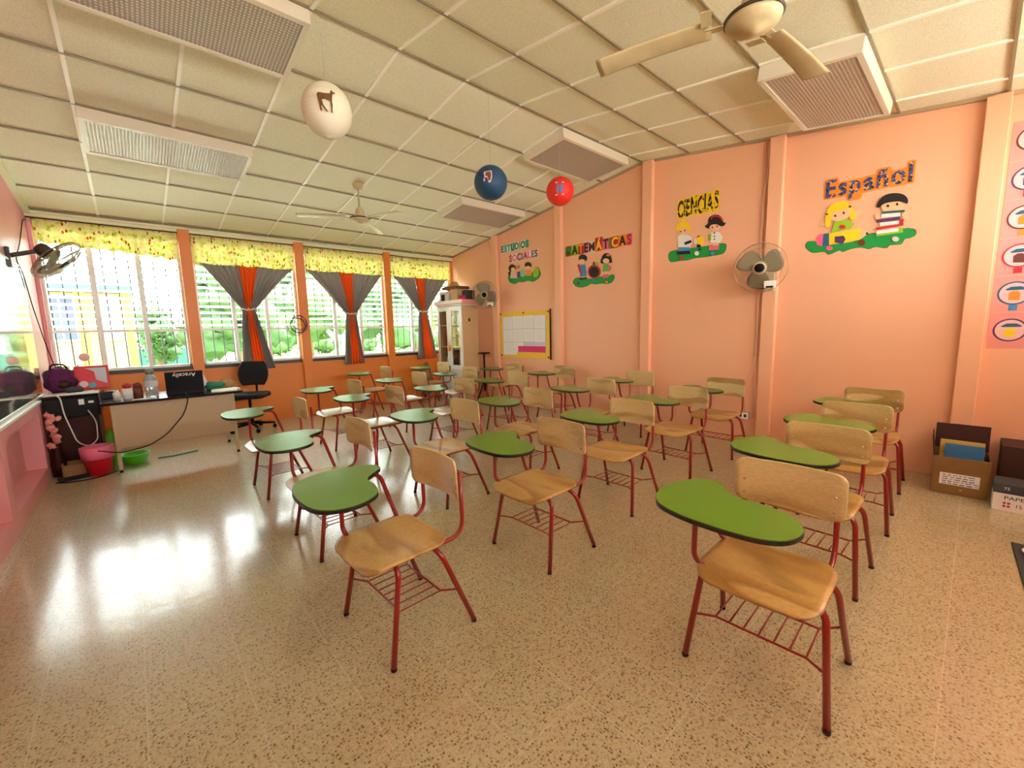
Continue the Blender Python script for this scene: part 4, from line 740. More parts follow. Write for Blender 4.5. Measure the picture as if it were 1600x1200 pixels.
ART={'soc':[('grass','art_green',0,[[5.633,2.263],[5.547,2.285],[5.407,2.223],[5.269,2.239],[5.09,2.235],[5.003,2.285],[4.917,2.333],[4.876,2.285],[4.846,2.208],[4.921,2.143],[5.028,2.117],[5.137,2.142],[5.249,2.131],[5.363,2.142],[5.458,2.123],[5.6,2.165]]),('bush','art_lime',1,[[5.003,2.27],[4.97,2.325],[4.927,2.342],[4.886,2.308],[4.877,2.241],[4.92,2.187],[4.994,2.188]]),('girl_hair','art_black',1,[[5.43,2.377],[5.44,2.35],[5.465,2.33],[5.502,2.321],[5.542,2.325],[5.578,2.343],[5.603,2.369],[5.611,2.399],[5.6,2.427],[5.574,2.447],[5.537,2.456],[5.497,2.451],[5.462,2.433],[5.438,2.407]]),('girl_hair','art_black',1,[[5.549,2.304],[5.553,2.291],[5.564,2.281],[5.58,2.277],[5.597,2.279],[5.612,2.287],[5.623,2.299],[5.626,2.313],[5.622,2.326],[5.611,2.336],[5.595,2.34],[5.578,2.338],[5.562,2.33],[5.552,2.318]]),('girl_face','art_skin',2,[[5.436,2.353],[5.442,2.337],[5.458,2.325],[5.481,2.319],[5.506,2.322],[5.529,2.333],[5.544,2.349],[5.549,2.367],[5.543,2.384],[5.526,2.396],[5.503,2.401],[5.478,2.398],[5.456,2.387],[5.441,2.371]]),('girl_dress','art_pale',1,[[5.557,2.333],[5.451,2.321],[5.396,2.207],[5.573,2.225]]),('books','art_purple',1,[[5.393,2.314],[5.316,2.313],[5.319,2.222],[5.396,2.222]]),('globe','art_mint',1,[[5.193,2.269],[5.2,2.242],[5.218,2.222],[5.244,2.212],[5.272,2.215],[5.297,2.231],[5.314,2.255],[5.32,2.283],[5.313,2.31],[5.294,2.33],[5.268,2.34],[5.24,2.336],[5.216,2.321],[5.199,2.297]]),('sign','art_black',1,[[5.413,2.409],[5.327,2.414],[5.323,2.404],[5.408,2.4]]),('sign','art_black',1,[[5.414,2.382],[5.328,2.387],[5.324,2.377],[5.409,2.372]]),('boy_hair','art_black',1,[[5.045,2.382],[5.054,2.361],[5.076,2.346],[5.107,2.34],[5.143,2.344],[5.174,2.358],[5.196,2.378],[5.203,2.401],[5.195,2.423],[5.172,2.437],[5.14,2.443],[5.105,2.439],[5.074,2.425],[5.053,2.404]]),('boy_face','art_skin',2,[[5.064,2.339],[5.07,2.326],[5.087,2.317],[5.112,2.313],[5.139,2.316],[5.164,2.326],[5.181,2.339],[5.187,2.354],[5.18,2.368],[5.163,2.377],[5.138,2.38],[5.11,2.377],[5.086,2.368],[5.07,2.354]]),('boy_shirt','art_orange',1,[[5.176,2.32],[5.078,2.308],[5.052,2.216],[5.19,2.228]])],'mat':[('grass','art_green',0,[[4.165,2.025],[4.111,2.074],[4.007,2.07],[3.872,2.043],[3.773,2.039],[3.645,2.051],[3.536,2.046],[3.46,2.057],[3.433,2.017],[3.474,1.958],[3.551,1.941],[3.644,1.956],[3.74,1.952],[3.838,1.968],[3.888,1.946],[4.007,1.933],[4.112,1.959]]),('boy_hair','art_black',1,[[3.902,2.337],[3.909,2.316],[3.93,2.3],[3.96,2.294],[3.994,2.299],[4.025,2.313],[4.047,2.334],[4.054,2.358],[4.047,2.38],[4.025,2.395],[3.994,2.401],[3.96,2.396],[3.93,2.382],[3.909,2.361]]),('boy_face','art_skin',2,[[3.928,2.289],[3.934,2.273],[3.95,2.261],[3.973,2.256],[3.999,2.26],[4.022,2.27],[4.038,2.286],[4.044,2.304],[4.038,2.32],[4.022,2.332],[3.999,2.337],[3.973,2.333],[3.95,2.322],[3.934,2.307]]),('boy_overalls','art_blue',1,[[4.024,2.262],[3.93,2.25],[3.908,2.08],[3.964,2.085],[3.973,2.152],[3.986,2.088],[4.028,2.088]]),('pencil','art_red',2,[[4.075,2.264],[4.041,2.273],[3.993,2.142],[4.024,2.129]]),('boy_shoes','art_black',1,[[4.041,2.07],[3.902,2.066],[3.902,2.039],[4.038,2.04]]),('apple','art_red',1,[[3.658,2.117],[3.668,2.076],[3.699,2.045],[3.744,2.031],[3.795,2.036],[3.841,2.06],[3.873,2.098],[3.885,2.142],[3.873,2.184],[3.841,2.215],[3.795,2.228],[3.745,2.222],[3.7,2.197],[3.669,2.16]]),('apple_board','art_black',2,[[3.686,2.116],[3.694,2.085],[3.717,2.061],[3.751,2.05],[3.788,2.054],[3.823,2.073],[3.846,2.101],[3.855,2.135],[3.846,2.167],[3.823,2.19],[3.789,2.201],[3.751,2.196],[3.718,2.178],[3.695,2.149]]),('apple_leaf','art_lime',2,[[3.695,2.232],[3.698,2.223],[3.708,2.217],[3.722,2.215],[3.738,2.217],[3.752,2.223],[3.762,2.231],[3.765,2.241],[3.762,2.249],[3.752,2.255],[3.738,2.257],[3.722,2.255],[3.708,2.249],[3.698,2.241]]),('apple_stem','art_brown',1,[[3.757,2.241],[3.759,2.229],[3.764,2.22],[3.772,2.215],[3.781,2.216],[3.789,2.223],[3.794,2.233],[3.796,2.246],[3.794,2.258],[3.789,2.267],[3.781,2.271],[3.772,2.27],[3.764,2.264],[3.759,2.253]]),('girl_hair','art_black',1,[[3.661,2.244],[3.638,2.316],[3.6,2.355],[3.538,2.355],[3.492,2.315],[3.469,2.225],[3.507,2.221],[3.614,2.225]]),('girl_face','art_skin',2,[[3.512,2.247],[3.517,2.232],[3.531,2.222],[3.553,2.218],[3.577,2.221],[3.599,2.231],[3.614,2.245],[3.619,2.261],[3.614,2.276],[3.599,2.286],[3.577,2.29],[3.553,2.286],[3.532,2.277],[3.517,2.263]]),('girl_bow','art_pink',2,[[3.5,2.322],[3.503,2.315],[3.511,2.311],[3.524,2.31],[3.537,2.312],[3.549,2.316],[3.558,2.323],[3.561,2.331],[3.558,2.337],[3.55,2.342],[3.537,2.343],[3.524,2.341],[3.512,2.336],[3.503,2.329]]),('girl_dress','art_lgreen',1,[[3.607,2.224],[3.53,2.214],[3.494,2.11],[3.629,2.113]]),('girl_legs','art_skin',1,[[3.598,2.11],[3.529,2.108],[3.536,2.065],[3.595,2.065]]),('girl_boots','art_pink',2,[[3.614,2.074],[3.524,2.07],[3.524,2.026],[3.613,2.025]]),('bag','art_pink',2,[[3.476,2.148],[3.479,2.135],[3.486,2.126],[3.497,2.121],[3.509,2.123],[3.52,2.13],[3.528,2.141],[3.531,2.155],[3.528,2.167],[3.52,2.177],[3.51,2.181],[3.497,2.18],[3.486,2.173],[3.479,2.161]]),('flower','art_brown',2,[[4.033,1.993],[4.035,1.985],[4.042,1.979],[4.051,1.976],[4.061,1.977],[4.07,1.981],[4.076,1.988],[4.078,1.997],[4.076,2.005],[4.07,2.011],[4.061,2.013],[4.051,2.012],[4.041,2.008],[4.035,2.001]]),('flower','art_blue',2,[[3.758,2.012],[3.76,2.003],[3.767,1.996],[3.776,1.993],[3.786,1.994],[3.795,1.999],[3.801,2.007],[3.804,2.016],[3.802,2.025],[3.795,2.032],[3.786,2.035],[3.776,2.034],[3.767,2.029],[3.76,2.021]]),('flower','art_orange',2,[[3.532,1.962],[3.534,1.954],[3.539,1.948],[3.546,1.946],[3.555,1.946],[3.562,1.951],[3.567,1.957],[3.569,1.965],[3.567,1.973],[3.562,1.978],[3.555,1.981],[3.547,1.98],[3.539,1.976],[3.534,1.969]])],'cie':[('grass','art_green',0,[[2.646,2.196],[2.609,2.241],[2.487,2.244],[2.326,2.24],[2.172,2.237],[2.065,2.24],[1.987,2.234],[1.966,2.198],[1.995,2.131],[2.114,2.121],[2.195,2.119],[2.322,2.123],[2.394,2.112],[2.498,2.119],[2.613,2.12]]),('boy_hair','art_yellow',1,[[2.549,2.465],[2.548,2.535],[2.496,2.566],[2.475,2.597],[2.445,2.567],[2.4,2.534],[2.377,2.475],[2.39,2.436],[2.508,2.451]]),('boy_face','art_skin',2,[[2.4,2.445],[2.405,2.427],[2.421,2.414],[2.445,2.41],[2.471,2.414],[2.495,2.427],[2.512,2.446],[2.519,2.466],[2.513,2.485],[2.497,2.497],[2.474,2.501],[2.447,2.496],[2.423,2.483],[2.407,2.465]]),('boy_coat','art_white',1,[[2.534,2.406],[2.485,2.419],[2.411,2.405],[2.359,2.369],[2.354,2.3],[2.384,2.254],[2.518,2.274]]),('boy_trousers','art_blue',1,[[2.515,2.277],[2.381,2.256],[2.37,2.196],[2.528,2.211]]),('boy_shoes','art_black',2,[[2.532,2.23],[2.375,2.216],[2.367,2.179],[2.534,2.192]]),('book','art_black',2,[[2.445,2.321],[2.365,2.336],[2.354,2.307],[2.436,2.289]]),('bee','art_yellow',1,[[2.218,2.301],[2.221,2.277],[2.232,2.259],[2.247,2.25],[2.264,2.253],[2.281,2.266],[2.292,2.288],[2.297,2.314],[2.294,2.338],[2.284,2.356],[2.268,2.364],[2.251,2.361],[2.235,2.347],[2.223,2.326]]),('bee_stripe','art_black',2,[[2.246,2.248],[2.248,2.241],[2.254,2.236],[2.264,2.234],[2.274,2.236],[2.284,2.241],[2.291,2.248],[2.294,2.256],[2.292,2.263],[2.285,2.268],[2.276,2.27],[2.265,2.269],[2.255,2.264],[2.248,2.256]]),('bee_wing','art_white',1,[[2.291,2.307],[2.293,2.295],[2.298,2.285],[2.306,2.28],[2.315,2.282],[2.323,2.289],[2.329,2.3],[2.331,2.314],[2.33,2.327],[2.324,2.336],[2.317,2.341],[2.308,2.339],[2.3,2.332],[2.294,2.321]]),('bee_antenna','art_black',2,[[2.295,2.365],[2.26,2.367],[2.257,2.358],[2.29,2.354]]),('bee_feet','art_black',2,[[2.236,2.209],[2.238,2.205],[2.244,2.202],[2.252,2.201],[2.261,2.202],[2.27,2.206],[2.276,2.21],[2.278,2.215],[2.276,2.22],[2.271,2.223],[2.262,2.224],[2.253,2.222],[2.244,2.219],[2.238,2.214]]),('girl_hair','art_black',1,[[2.208,2.463],[2.175,2.483],[2.17,2.535],[2.131,2.566],[2.064,2.559],[2.017,2.511],[2.002,2.463],[1.978,2.458],[2.007,2.425],[2.073,2.444],[2.159,2.427]]),('hair_band','art_red',2,[[2.143,2.529],[2.13,2.56],[2.078,2.559],[2.024,2.525],[2.007,2.48],[2.02,2.483],[2.037,2.517],[2.077,2.543],[2.122,2.545],[2.132,2.521]]),('girl_face','art_skin',2,[[2.031,2.414],[2.037,2.399],[2.053,2.39],[2.077,2.387],[2.104,2.392],[2.129,2.404],[2.147,2.42],[2.154,2.437],[2.148,2.452],[2.132,2.462],[2.107,2.464],[2.08,2.459],[2.055,2.447],[2.038,2.431]]),('girl_coat','art_white',1,[[2.153,2.369],[2.124,2.381],[2.044,2.371],[2.005,2.302],[2.033,2.252],[2.133,2.264]]),('folder','art_lime',2,[[2.163,2.366],[2.13,2.365],[2.131,2.294],[2.164,2.297]]),('girl_legs','art_skin',1,[[2.113,2.267],[2.046,2.256],[2.044,2.21],[2.111,2.217]]),('girl_boots','art_pink',2,[[2.145,2.235],[2.045,2.225],[2.04,2.177],[2.15,2.185]]),('button','art_black',3,[[2.087,2.366],[2.088,2.362],[2.089,2.36],[2.092,2.359],[2.095,2.359],[2.098,2.361],[2.1,2.364],[2.101,2.368],[2.1,2.371],[2.098,2.374],[2.096,2.375],[2.093,2.374],[2.09,2.372],[2.088,2.369]]),('button','art_black',3,[[2.086,2.329],[2.086,2.325],[2.088,2.323],[2.091,2.322],[2.094,2.322],[2.096,2.324],[2.098,2.327],[2.099,2.331],[2.099,2.334],[2.097,2.337],[2.094,2.338],[2.091,2.337],[2.088,2.335],[2.087,2.332]]),('button','art_black',3,[[2.085,2.297],[2.085,2.294],[2.087,2.291],[2.089,2.29],[2.092,2.29],[2.095,2.292],[2.097,2.296],[2.098,2.299],[2.097,2.302],[2.096,2.305],[2.093,2.306],[2.09,2.305],[2.087,2.303],[2.085,2.3]]),('eye','art_black',3,[[2.483,2.453],[2.483,2.449],[2.485,2.446],[2.488,2.444],[2.492,2.445],[2.495,2.447],[2.497,2.451],[2.498,2.456],[2.497,2.46],[2.495,2.463],[2.492,2.464],[2.489,2.463],[2.486,2.461],[2.484,2.457]]),('eye','art_black',3,[[2.436,2.455],[2.436,2.451],[2.438,2.448],[2.441,2.447],[2.444,2.448],[2.447,2.45],[2.449,2.454],[2.45,2.458],[2.45,2.462],[2.448,2.465],[2.445,2.466],[2.442,2.466],[2.439,2.463],[2.436,2.46]]),('eye','art_black',3,[[2.112,2.429],[2.113,2.425],[2.114,2.422],[2.117,2.421],[2.12,2.422],[2.123,2.424],[2.125,2.428],[2.126,2.432],[2.125,2.436],[2.123,2.438],[2.121,2.44],[2.118,2.439],[2.115,2.437],[2.113,2.433]]),('eye','art_black',3,[[2.06,2.432],[2.06,2.428],[2.062,2.426],[2.064,2.424],[2.067,2.425],[2.07,2.427],[2.072,2.431],[2.073,2.435],[2.072,2.439],[2.071,2.442],[2.068,2.443],[2.065,2.442],[2.062,2.44],[2.06,2.436]]),('flower','art_red',2,[[2.45,2.146],[2.452,2.138],[2.458,2.132],[2.468,2.13],[2.478,2.131],[2.488,2.136],[2.495,2.144],[2.498,2.153],[2.495,2.161],[2.489,2.167],[2.479,2.17],[2.469,2.168],[2.459,2.163],[2.452,2.155]]),('flower','art_white',2,[[2.264,2.167],[2.266,2.157],[2.273,2.149],[2.283,2.146],[2.294,2.147],[2.305,2.154],[2.312,2.163],[2.315,2.174],[2.313,2.185],[2.306,2.192],[2.296,2.196],[2.285,2.194],[2.274,2.188],[2.267,2.178]]),('flower','art_blue',2,[[2.085,2.141],[2.087,2.132],[2.093,2.126],[2.101,2.123],[2.111,2.124],[2.119,2.129],[2.126,2.138],[2.128,2.147],[2.126,2.156],[2.121,2.163],[2.112,2.166],[2.103,2.164],[2.094,2.159],[2.088,2.151]])],'esp':[('grass','art_green',0,[[1.209,2.088],[1.191,2.122],[1.136,2.117],[1.073,2.093],[0.96,2.066],[0.853,2.066],[0.785,2.089],[0.74,2.115],[0.68,2.112],[0.615,2.101],[0.528,2.117],[0.467,2.114],[0.427,2.091],[0.427,2.051],[0.462,2.034],[0.492,2.031],[0.513,1.994],[0.582,1.997],[0.606,1.976],[0.679,1.996],[0.725,1.986],[0.78,2.007],[0.849,2.005],[0.912,1.989],[0.935,2.005],[1.014,1.979],[1.053,2.01],[1.138,2.013],[1.187,2.048]]),('pencil_barrel','art_yellow',1,[[1.026,2.172],[0.798,2.177],[0.791,2.075],[1.019,2.065]]),('pencil_band','art_dblue',1,[[1.071,2.177],[1.026,2.176],[1.02,2.06],[1.073,2.061]]),('eraser','art_pink',1,[[1.13,2.125],[1.123,2.16],[1.105,2.179],[1.071,2.177],[1.073,2.061],[1.115,2.082]]),('pencil_wood','art_skin',1,[[0.798,2.18],[0.763,2.165],[0.74,2.125],[0.745,2.111],[0.791,2.077]]),('pencil_tip','art_black',2,[[0.735,2.12],[0.735,2.116],[0.737,2.113],[0.741,2.112],[0.744,2.112],[0.748,2.115],[0.75,2.119],[0.751,2.123],[0.751,2.128],[0.749,2.131],[0.745,2.132],[0.742,2.131],[0.738,2.129],[0.736,2.125]]),('girl_hair','art_yellow',2,[[1.056,2.241],[1.063,2.304],[1.053,2.381],[1.026,2.427],[0.984,2.448],[0.926,2.441],[0.882,2.408],[0.862,2.365],[0.838,2.318],[0.838,2.268],[0.866,2.265],[0.897,2.314],[0.978,2.348],[1.015,2.303],[1.026,2.235]]),('girl_face','art_skin',3,[[1.018,2.295],[1.014,2.338],[0.993,2.364],[0.943,2.364],[0.883,2.37],[0.868,2.354],[0.876,2.309],[0.909,2.278],[0.966,2.269]]),('girl_arm','art_skin',1,[[1.108,2.264],[1.086,2.295],[1.052,2.293],[1.048,2.24]]),('girl_arm','art_skin',1,[[0.866,2.265],[0.836,2.334],[0.81,2.356],[0.788,2.337],[0.794,2.317],[0.838,2.259]]),('girl_dress','art_lime',2,[[0.988,2.276],[0.895,2.279],[0.839,2.221],[0.868,2.188],[1.007,2.175]]),('pocket','art_red',3,[[0.901,2.208],[0.903,2.2],[0.91,2.194],[0.919,2.193],[0.93,2.195],[0.94,2.2],[0.948,2.208],[0.951,2.217],[0.949,2.225],[0.942,2.23],[0.933,2.232],[0.922,2.23],[0.912,2.224],[0.904,2.216]]),('girl_shoes','art_purple',2,[[0.979,2.135],[0.914,2.132],[0.896,2.099],[0.913,2.058],[0.976,2.082]]),('eye','art_black',4,[[0.977,2.322],[0.977,2.317],[0.979,2.314],[0.982,2.313],[0.986,2.313],[0.989,2.316],[0.992,2.32],[0.993,2.325],[0.992,2.329],[0.99,2.332],[0.987,2.334],[0.984,2.333],[0.98,2.33],[0.978,2.326]]),('eye','art_black',4,[[0.915,2.334],[0.916,2.33],[0.918,2.327],[0.921,2.326],[0.924,2.326],[0.928,2.329],[0.93,2.333],[0.931,2.338],[0.931,2.342],[0.929,2.345],[0.926,2.347],[0.922,2.346],[0.919,2.343],[0.916,2.339]]),('hair_bead','art_brown',3,[[1.042,2.351],[1.043,2.347],[1.046,2.345],[1.051,2.344],[1.056,2.345],[1.061,2.348],[1.064,2.352],[1.066,2.356],[1.065,2.359],[1.062,2.362],[1.057,2.362],[1.052,2.361],[1.047,2.359],[1.043,2.355]]),('hair_bead','art_brown',3,[[0.869,2.382],[0.87,2.378],[0.873,2.375],[0.877,2.374],[0.882,2.375],[0.887,2.378],[0.89,2.382],[0.892,2.387],[0.891,2.391],[0.888,2.394],[0.884,2.395],[0.879,2.394],[0.874,2.391],[0.871,2.387]]),('boy_hair','art_black',2,[[0.693,2.345],[0.674,2.397],[0.638,2.429],[0.582,2.43],[0.525,2.406],[0.492,2.363],[0.492,2.323],[0.526,2.343],[0.558,2.356],[0.639,2.357],[0.676,2.329]]),('boy_face','art_skin',1,[[0.508,2.3],[0.511,2.28],[0.523,2.265],[0.541,2.256],[0.565,2.253],[0.592,2.259],[0.617,2.272],[0.639,2.29],[0.654,2.311],[0.66,2.333],[0.657,2.353],[0.644,2.369],[0.625,2.378],[0.6,2.379],[0.574,2.373],[0.549,2.36],[0.528,2.342],[0.514,2.321]]),('boy_hand','art_skin',1,[[0.659,2.252],[0.661,2.241],[0.666,2.233],[0.674,2.229],[0.683,2.231],[0.692,2.238],[0.699,2.249],[0.701,2.261],[0.7,2.272],[0.695,2.28],[0.687,2.283],[0.677,2.281],[0.669,2.274],[0.662,2.264]]),('boy_hand','art_skin',1,[[0.479,2.227],[0.48,2.215],[0.485,2.206],[0.493,2.202],[0.503,2.204],[0.511,2.211],[0.518,2.222],[0.521,2.235],[0.52,2.247],[0.515,2.256],[0.507,2.26],[0.497,2.258],[0.489,2.251],[0.482,2.24]]),('eye','art_black',3,[[0.607,2.33],[0.608,2.325],[0.61,2.321],[0.613,2.32],[0.616,2.321],[0.619,2.324],[0.622,2.328],[0.623,2.333],[0.622,2.338],[0.621,2.341],[0.618,2.343],[0.614,2.342],[0.611,2.339],[0.609,2.335]]),('eye','art_black',3,[[0.549,2.33],[0.549,2.325],[0.551,2.322],[0.554,2.32],[0.557,2.321],[0.56,2.324],[0.562,2.328],[0.564,2.333],[0.563,2.338],[0.561,2.342],[0.559,2.343],[0.555,2.342],[0.552,2.339],[0.55,2.335]]),('book','art_teal',3,[[0.65,2.291],[0.506,2.274],[0.502,2.259],[0.511,2.255],[0.652,2.271]]),('pages','art_white',2,[[0.654,2.271],[0.531,2.259],[0.529,2.227],[0.655,2.237]]),('book','art_purple',3,[[0.682,2.229],[0.529,2.225],[0.527,2.198],[0.677,2.202]]),('pages','art_white',2,[[0.66,2.196],[0.531,2.191],[0.528,2.164],[0.656,2.17]]),('book','art_red',3,[[0.683,2.161],[0.531,2.159],[0.531,2.202],[0.505,2.199],[0.503,2.146],[0.679,2.139]]),('pages','art_white',2,[[0.676,2.132],[0.534,2.128],[0.532,2.1],[0.677,2.103]]),('book','art_lime',2,[[0.679,2.1],[0.533,2.098],[0.533,2.134],[0.508,2.133],[0.502,2.087],[0.675,2.085]]),('flower','art_brown',2,[[0.75,2.043],[0.752,2.031],[0.758,2.022],[0.768,2.018],[0.78,2.02],[0.791,2.027],[0.799,2.039],[0.802,2.052],[0.8,2.064],[0.794,2.073],[0.784,2.077],[0.772,2.075],[0.761,2.067],[0.753,2.056]]),('flower','art_pink',2,[[0.988,2.031],[0.99,2.022],[0.997,2.016],[1.006,2.013],[1.018,2.015],[1.028,2.02],[1.036,2.029],[1.039,2.039],[1.037,2.048],[1.03,2.054],[1.02,2.057],[1.009,2.055],[0.999,2.049],[0.991,2.041]]),('flower','art_pale',2,[[0.524,2.036],[0.525,2.027],[0.531,2.021],[0.54,2.018],[0.55,2.02],[0.559,2.026],[0.566,2.034],[0.569,2.044],[0.568,2.053],[0.562,2.059],[0.553,2.062],[0.543,2.06],[0.534,2.054],[0.527,2.046]])]}

# ================================================================ FOAM CUT-OUTS ON THE SIDE WALL
XW = XR
AN = {'soc': 'foam cut-out of two dark-haired children with books on grass under SOCIALES', 'mat': 'foam cut-out of boy, girl and large apple on grass under MATEMÁTICAS', 'cie': 'foam cut-out of two children in white coats with a bee under CIENCIAS', 'esp': 'foam cut-out of girl on a giant pencil beside boy with stacked books'}
for key, L in ART.items():
    ys = [q[0] for e in L for q in e[3]]; zs = [q[1] for e in L for q in e[3]]
    cy, cz = (min(ys)+max(ys))/2, (min(zs)+max(zs))/2
    t = thing('foam_cutout', AN[key], 'wall decoration', (XW, cy, cz), 0, 'foam cut-out scenes')
    for j, (nm, m, lay, poly) in enumerate(L):
        P = smooth(poly, 3) if nm in ('grass', 'girl_hair', 'boy_hair', 'bush') else poly
        d0 = -.001-lay*.004-j*.00006
        mb = MB().prism(P, lambda y, z: (d0, y-cy, z-cz), lambda y, z: (d0-.005, y-cy, z-cz)); mb.build(nm, m, t)
        if nm == 'grass':
            cgy = sum(q[0] for q in P)/len(P); cgz = sum(q[1] for q in P)/len(P)
            MB().prism([(cgy+(y-cgy)*1.015, cgz+(z-cgz)*1.06) for y, z in P], lambda y, z: (-.0005, y-cy, z-cz), lambda y, z: (-.003, y-cy, z-cz)).build('grass_edge', 'art_brown', t)
def word(s, y0, y1, z0, z1, cols, back, label, pat=None, jit=.0, uni=None):
    """letters read towards -Y; y0 is the left end"""
    cy, cz = (y0+y1)/2, (z0+z1)/2; W = abs(y0-y1); Hh = z1-z0
    t = thing('foam_word', label, 'wall lettering', (XW, cy, cz), 0, 'foam words on the salmon wall')
    rot = Matrix(((0, 0, -1, 0), (-1, 0, 0, 0), (0, 1, 0, 0), (0, 0, 0, 1)))
    tmp = []
    x = 0
    for k, ch in enumerate(s):
        c = bpy.data.curves.new('t', 'FONT'); c.body = ch; c.size = 1; c.extrude = .01; c.resolution_u = 3; c.offset = .028
        o = bpy.data.objects.new('t', c); COL.objects.link(o); bpy.context.view_layer.update()
        me = bpy.data.meshes.new_from_object(o.evaluated_get(bpy.context.evaluated_depsgraph_get())); bpy.data.objects.remove(o)
        xs = [v.co.x for v in me.vertices]; ysv = [v.co.y for v in me.vertices]
        tmp.append((me, x-min(xs), min(ysv), max(ysv), x+(max(xs)-min(xs))/2, max(xs)-min(xs))); x += max(xs)-min(xs)+.10
    tot = x-.10; lo = min(q[2] for q in tmp); hi = max(q[3] for q in tmp); sx = W/tot; sy = Hh/(hi-lo)
    for k, (me, ox, a, b_, cx, wd) in enumerate(tmp):
        dy = jit*(1 if k % 2 else -1)
        S = rot @ Matrix.Translation((0, dy, .0085)) @ Matrix.Diagonal((sx, sy, .2, 1)) @ Matrix.Translation((ox-tot/2, -(lo+hi)/2, 0))
        me.transform(S); me.materials.clear(); me.materials.append(M[cols[k % len(cols)]]); me.name = 'letter'
        o = bpy.data.objects.new('letter', me); COL.objects.link(o); o.parent = t
        if back:
            pw = wd/2+.07; ph0 = a-.06; ph1 = b_+.06
            poly = rrect((cx-pw-tot/2)*sx, (cx+pw-tot/2)*sx, (ph0-(lo+hi)/2)*sy+dy, (ph1-(lo+hi)/2)*sy+dy, min(.02, pw*sx*.5))
            MB().prism(poly, lambda p, q: rot @ Vector((p, q, .001+.0001*k)), lambda p, q: rot @ Vector((p, q, .005+.0001*k))).build('letter_backing', back[k % len(back)], t)
word('ESTUDIOS', 5.79, 5.11, 2.685, 2.80, ['art_teal', 'art_cyan', 'art_green', 'art_dblue', 'art_green', 'art_lgreen', 'art_teal', 'art_green'], ['art_white', 'art_mint'], 'small green and blue foam word ESTUDIOS high on the wall')
word('SOCIALES', 5.59, 4.90, 2.50, 2.615, ['art_red', 'art_pink', 'art_brown', 'art_purple', 'art_red', 'art_pink', 'art_violet', 'art_brown'], ['art_pale', 'art_white'], 'small pink and white foam word SOCIALES below ESTUDIOS')
word('MATEMÁTICAS', 4.30, 3.17, 2.42, 2.585, ['art_green', 'art_black', 'art_orange', 'art_black', 'art_brown', 'art_yellow', 'art_black', 'art_green', 'art_yellow', 'art_black', 'art_red'], ['art_red', 'art_lime', 'art_red', 'art_pink', 'art_white', 'art_red', 'art_pink', 'art_red', 'art_red', 'art_orange', 'art_pink'], 'multicoloured foam word MATEMÁTICAS on a red outline')
word('CIENCIAS', 2.54, 2.065, 2.62, 2.82, ['let_zebra'], ['art_yellow'], 'tall black foam word CIENCIAS on a yellow backing', None, .008)
word('Español', 1.075, .475, 2.45, 2.66, ['let_flower'], ['art_orange'], 'flower-patterned foam word Español on an orange backing')

# notice board
t = thing('notice_board', 'yellow-edged notice board with white papers and a magenta strip', 'notice board', (XR, 5.255, 1.24))
def wp(y0, y1, z0, z1, d0, d1, nm, m, par, bev=None):
    return MB().box(-d1, -d0, y0-5.255, y1-5.255, z0-1.24, z1-1.24).build(nm, m, par, bevel=bev)
wp(4.64, 5.87, .84, 1.64, .0, .022, 'backing', 'foam_yellow', t); wp(4.630, 4.640, .83, 1.65, 0, .026, 'side_strip', 'dark_wood', t)
pf = wp(4.72, 5.80, .88, 1.57, .022, .024, 'paper_field', 'paper_grey', t)
for r_ in range(3):
    for c_ in range(4):
        if r_ == 2 and c_ > 1: continue
        y1 = 5.78-c_*.262; z1 = 1.555-r_*.225
        tilt = .004*((r_*3+c_) % 3)
        pg = wp(y1-.25, y1, z1-.215+tilt, z1+tilt, .024, .0255+.0008*((r_+c_) % 2), 'paper_sheet', 'paper', t)
        tx = MB()
        for q in range(7):
            zz = z1-.03-q*.024; tx.box(-.0275, -.0268, y1-.22-5.255, y1-.03-.03*((q*5+c_) % 3)-5.255, zz-.0015-1.24, zz+.0015-1.24)
        tx.build('printed_lines', 'paper_grey', pg)
wp(4.735, 5.39, .935, 1.045, .024, .028, 'magenta_strip', 'magenta', t)
sc_ = MB()
for q in range(15):
    y = 4.74+q*.047; sc_.prism([(y-.023, .87), (y+.023, .87), (y+.023, .93), (y+.012, .945), (y-.012, .945), (y-.023, .93)], lambda a, z: (-.024, a-5.255, z-1.24), lambda a, z: (-.029, a-5.255, z-1.24))
for q in range(24):
    y = 4.72+q*.047; sc_.prism([(y-.02, 1.58), (y+.02, 1.58), (y+.012, 1.562), (y-.012, 1.562)], lambda a, z: (-.022, a-5.255, z-1.24), lambda a, z: (-.026, a-5.255, z-1.24))
sc_.build('scalloped_edge', 'foam_yellow', t)
for y, z in ((5.84, 1.61), (5.25, 1.615), (4.67, 1.61), (5.84, .87), (4.67, .87), (5.36, .90)):
    MB().lathe([(0, .03), (.014, .028), (.018, .02), (0, .02)], (-.0, y-5.255, z-1.24), 10, Matrix.Rotation(-PI/2, 4, 'Y')).build('corner_button', 'dark_wood', t)

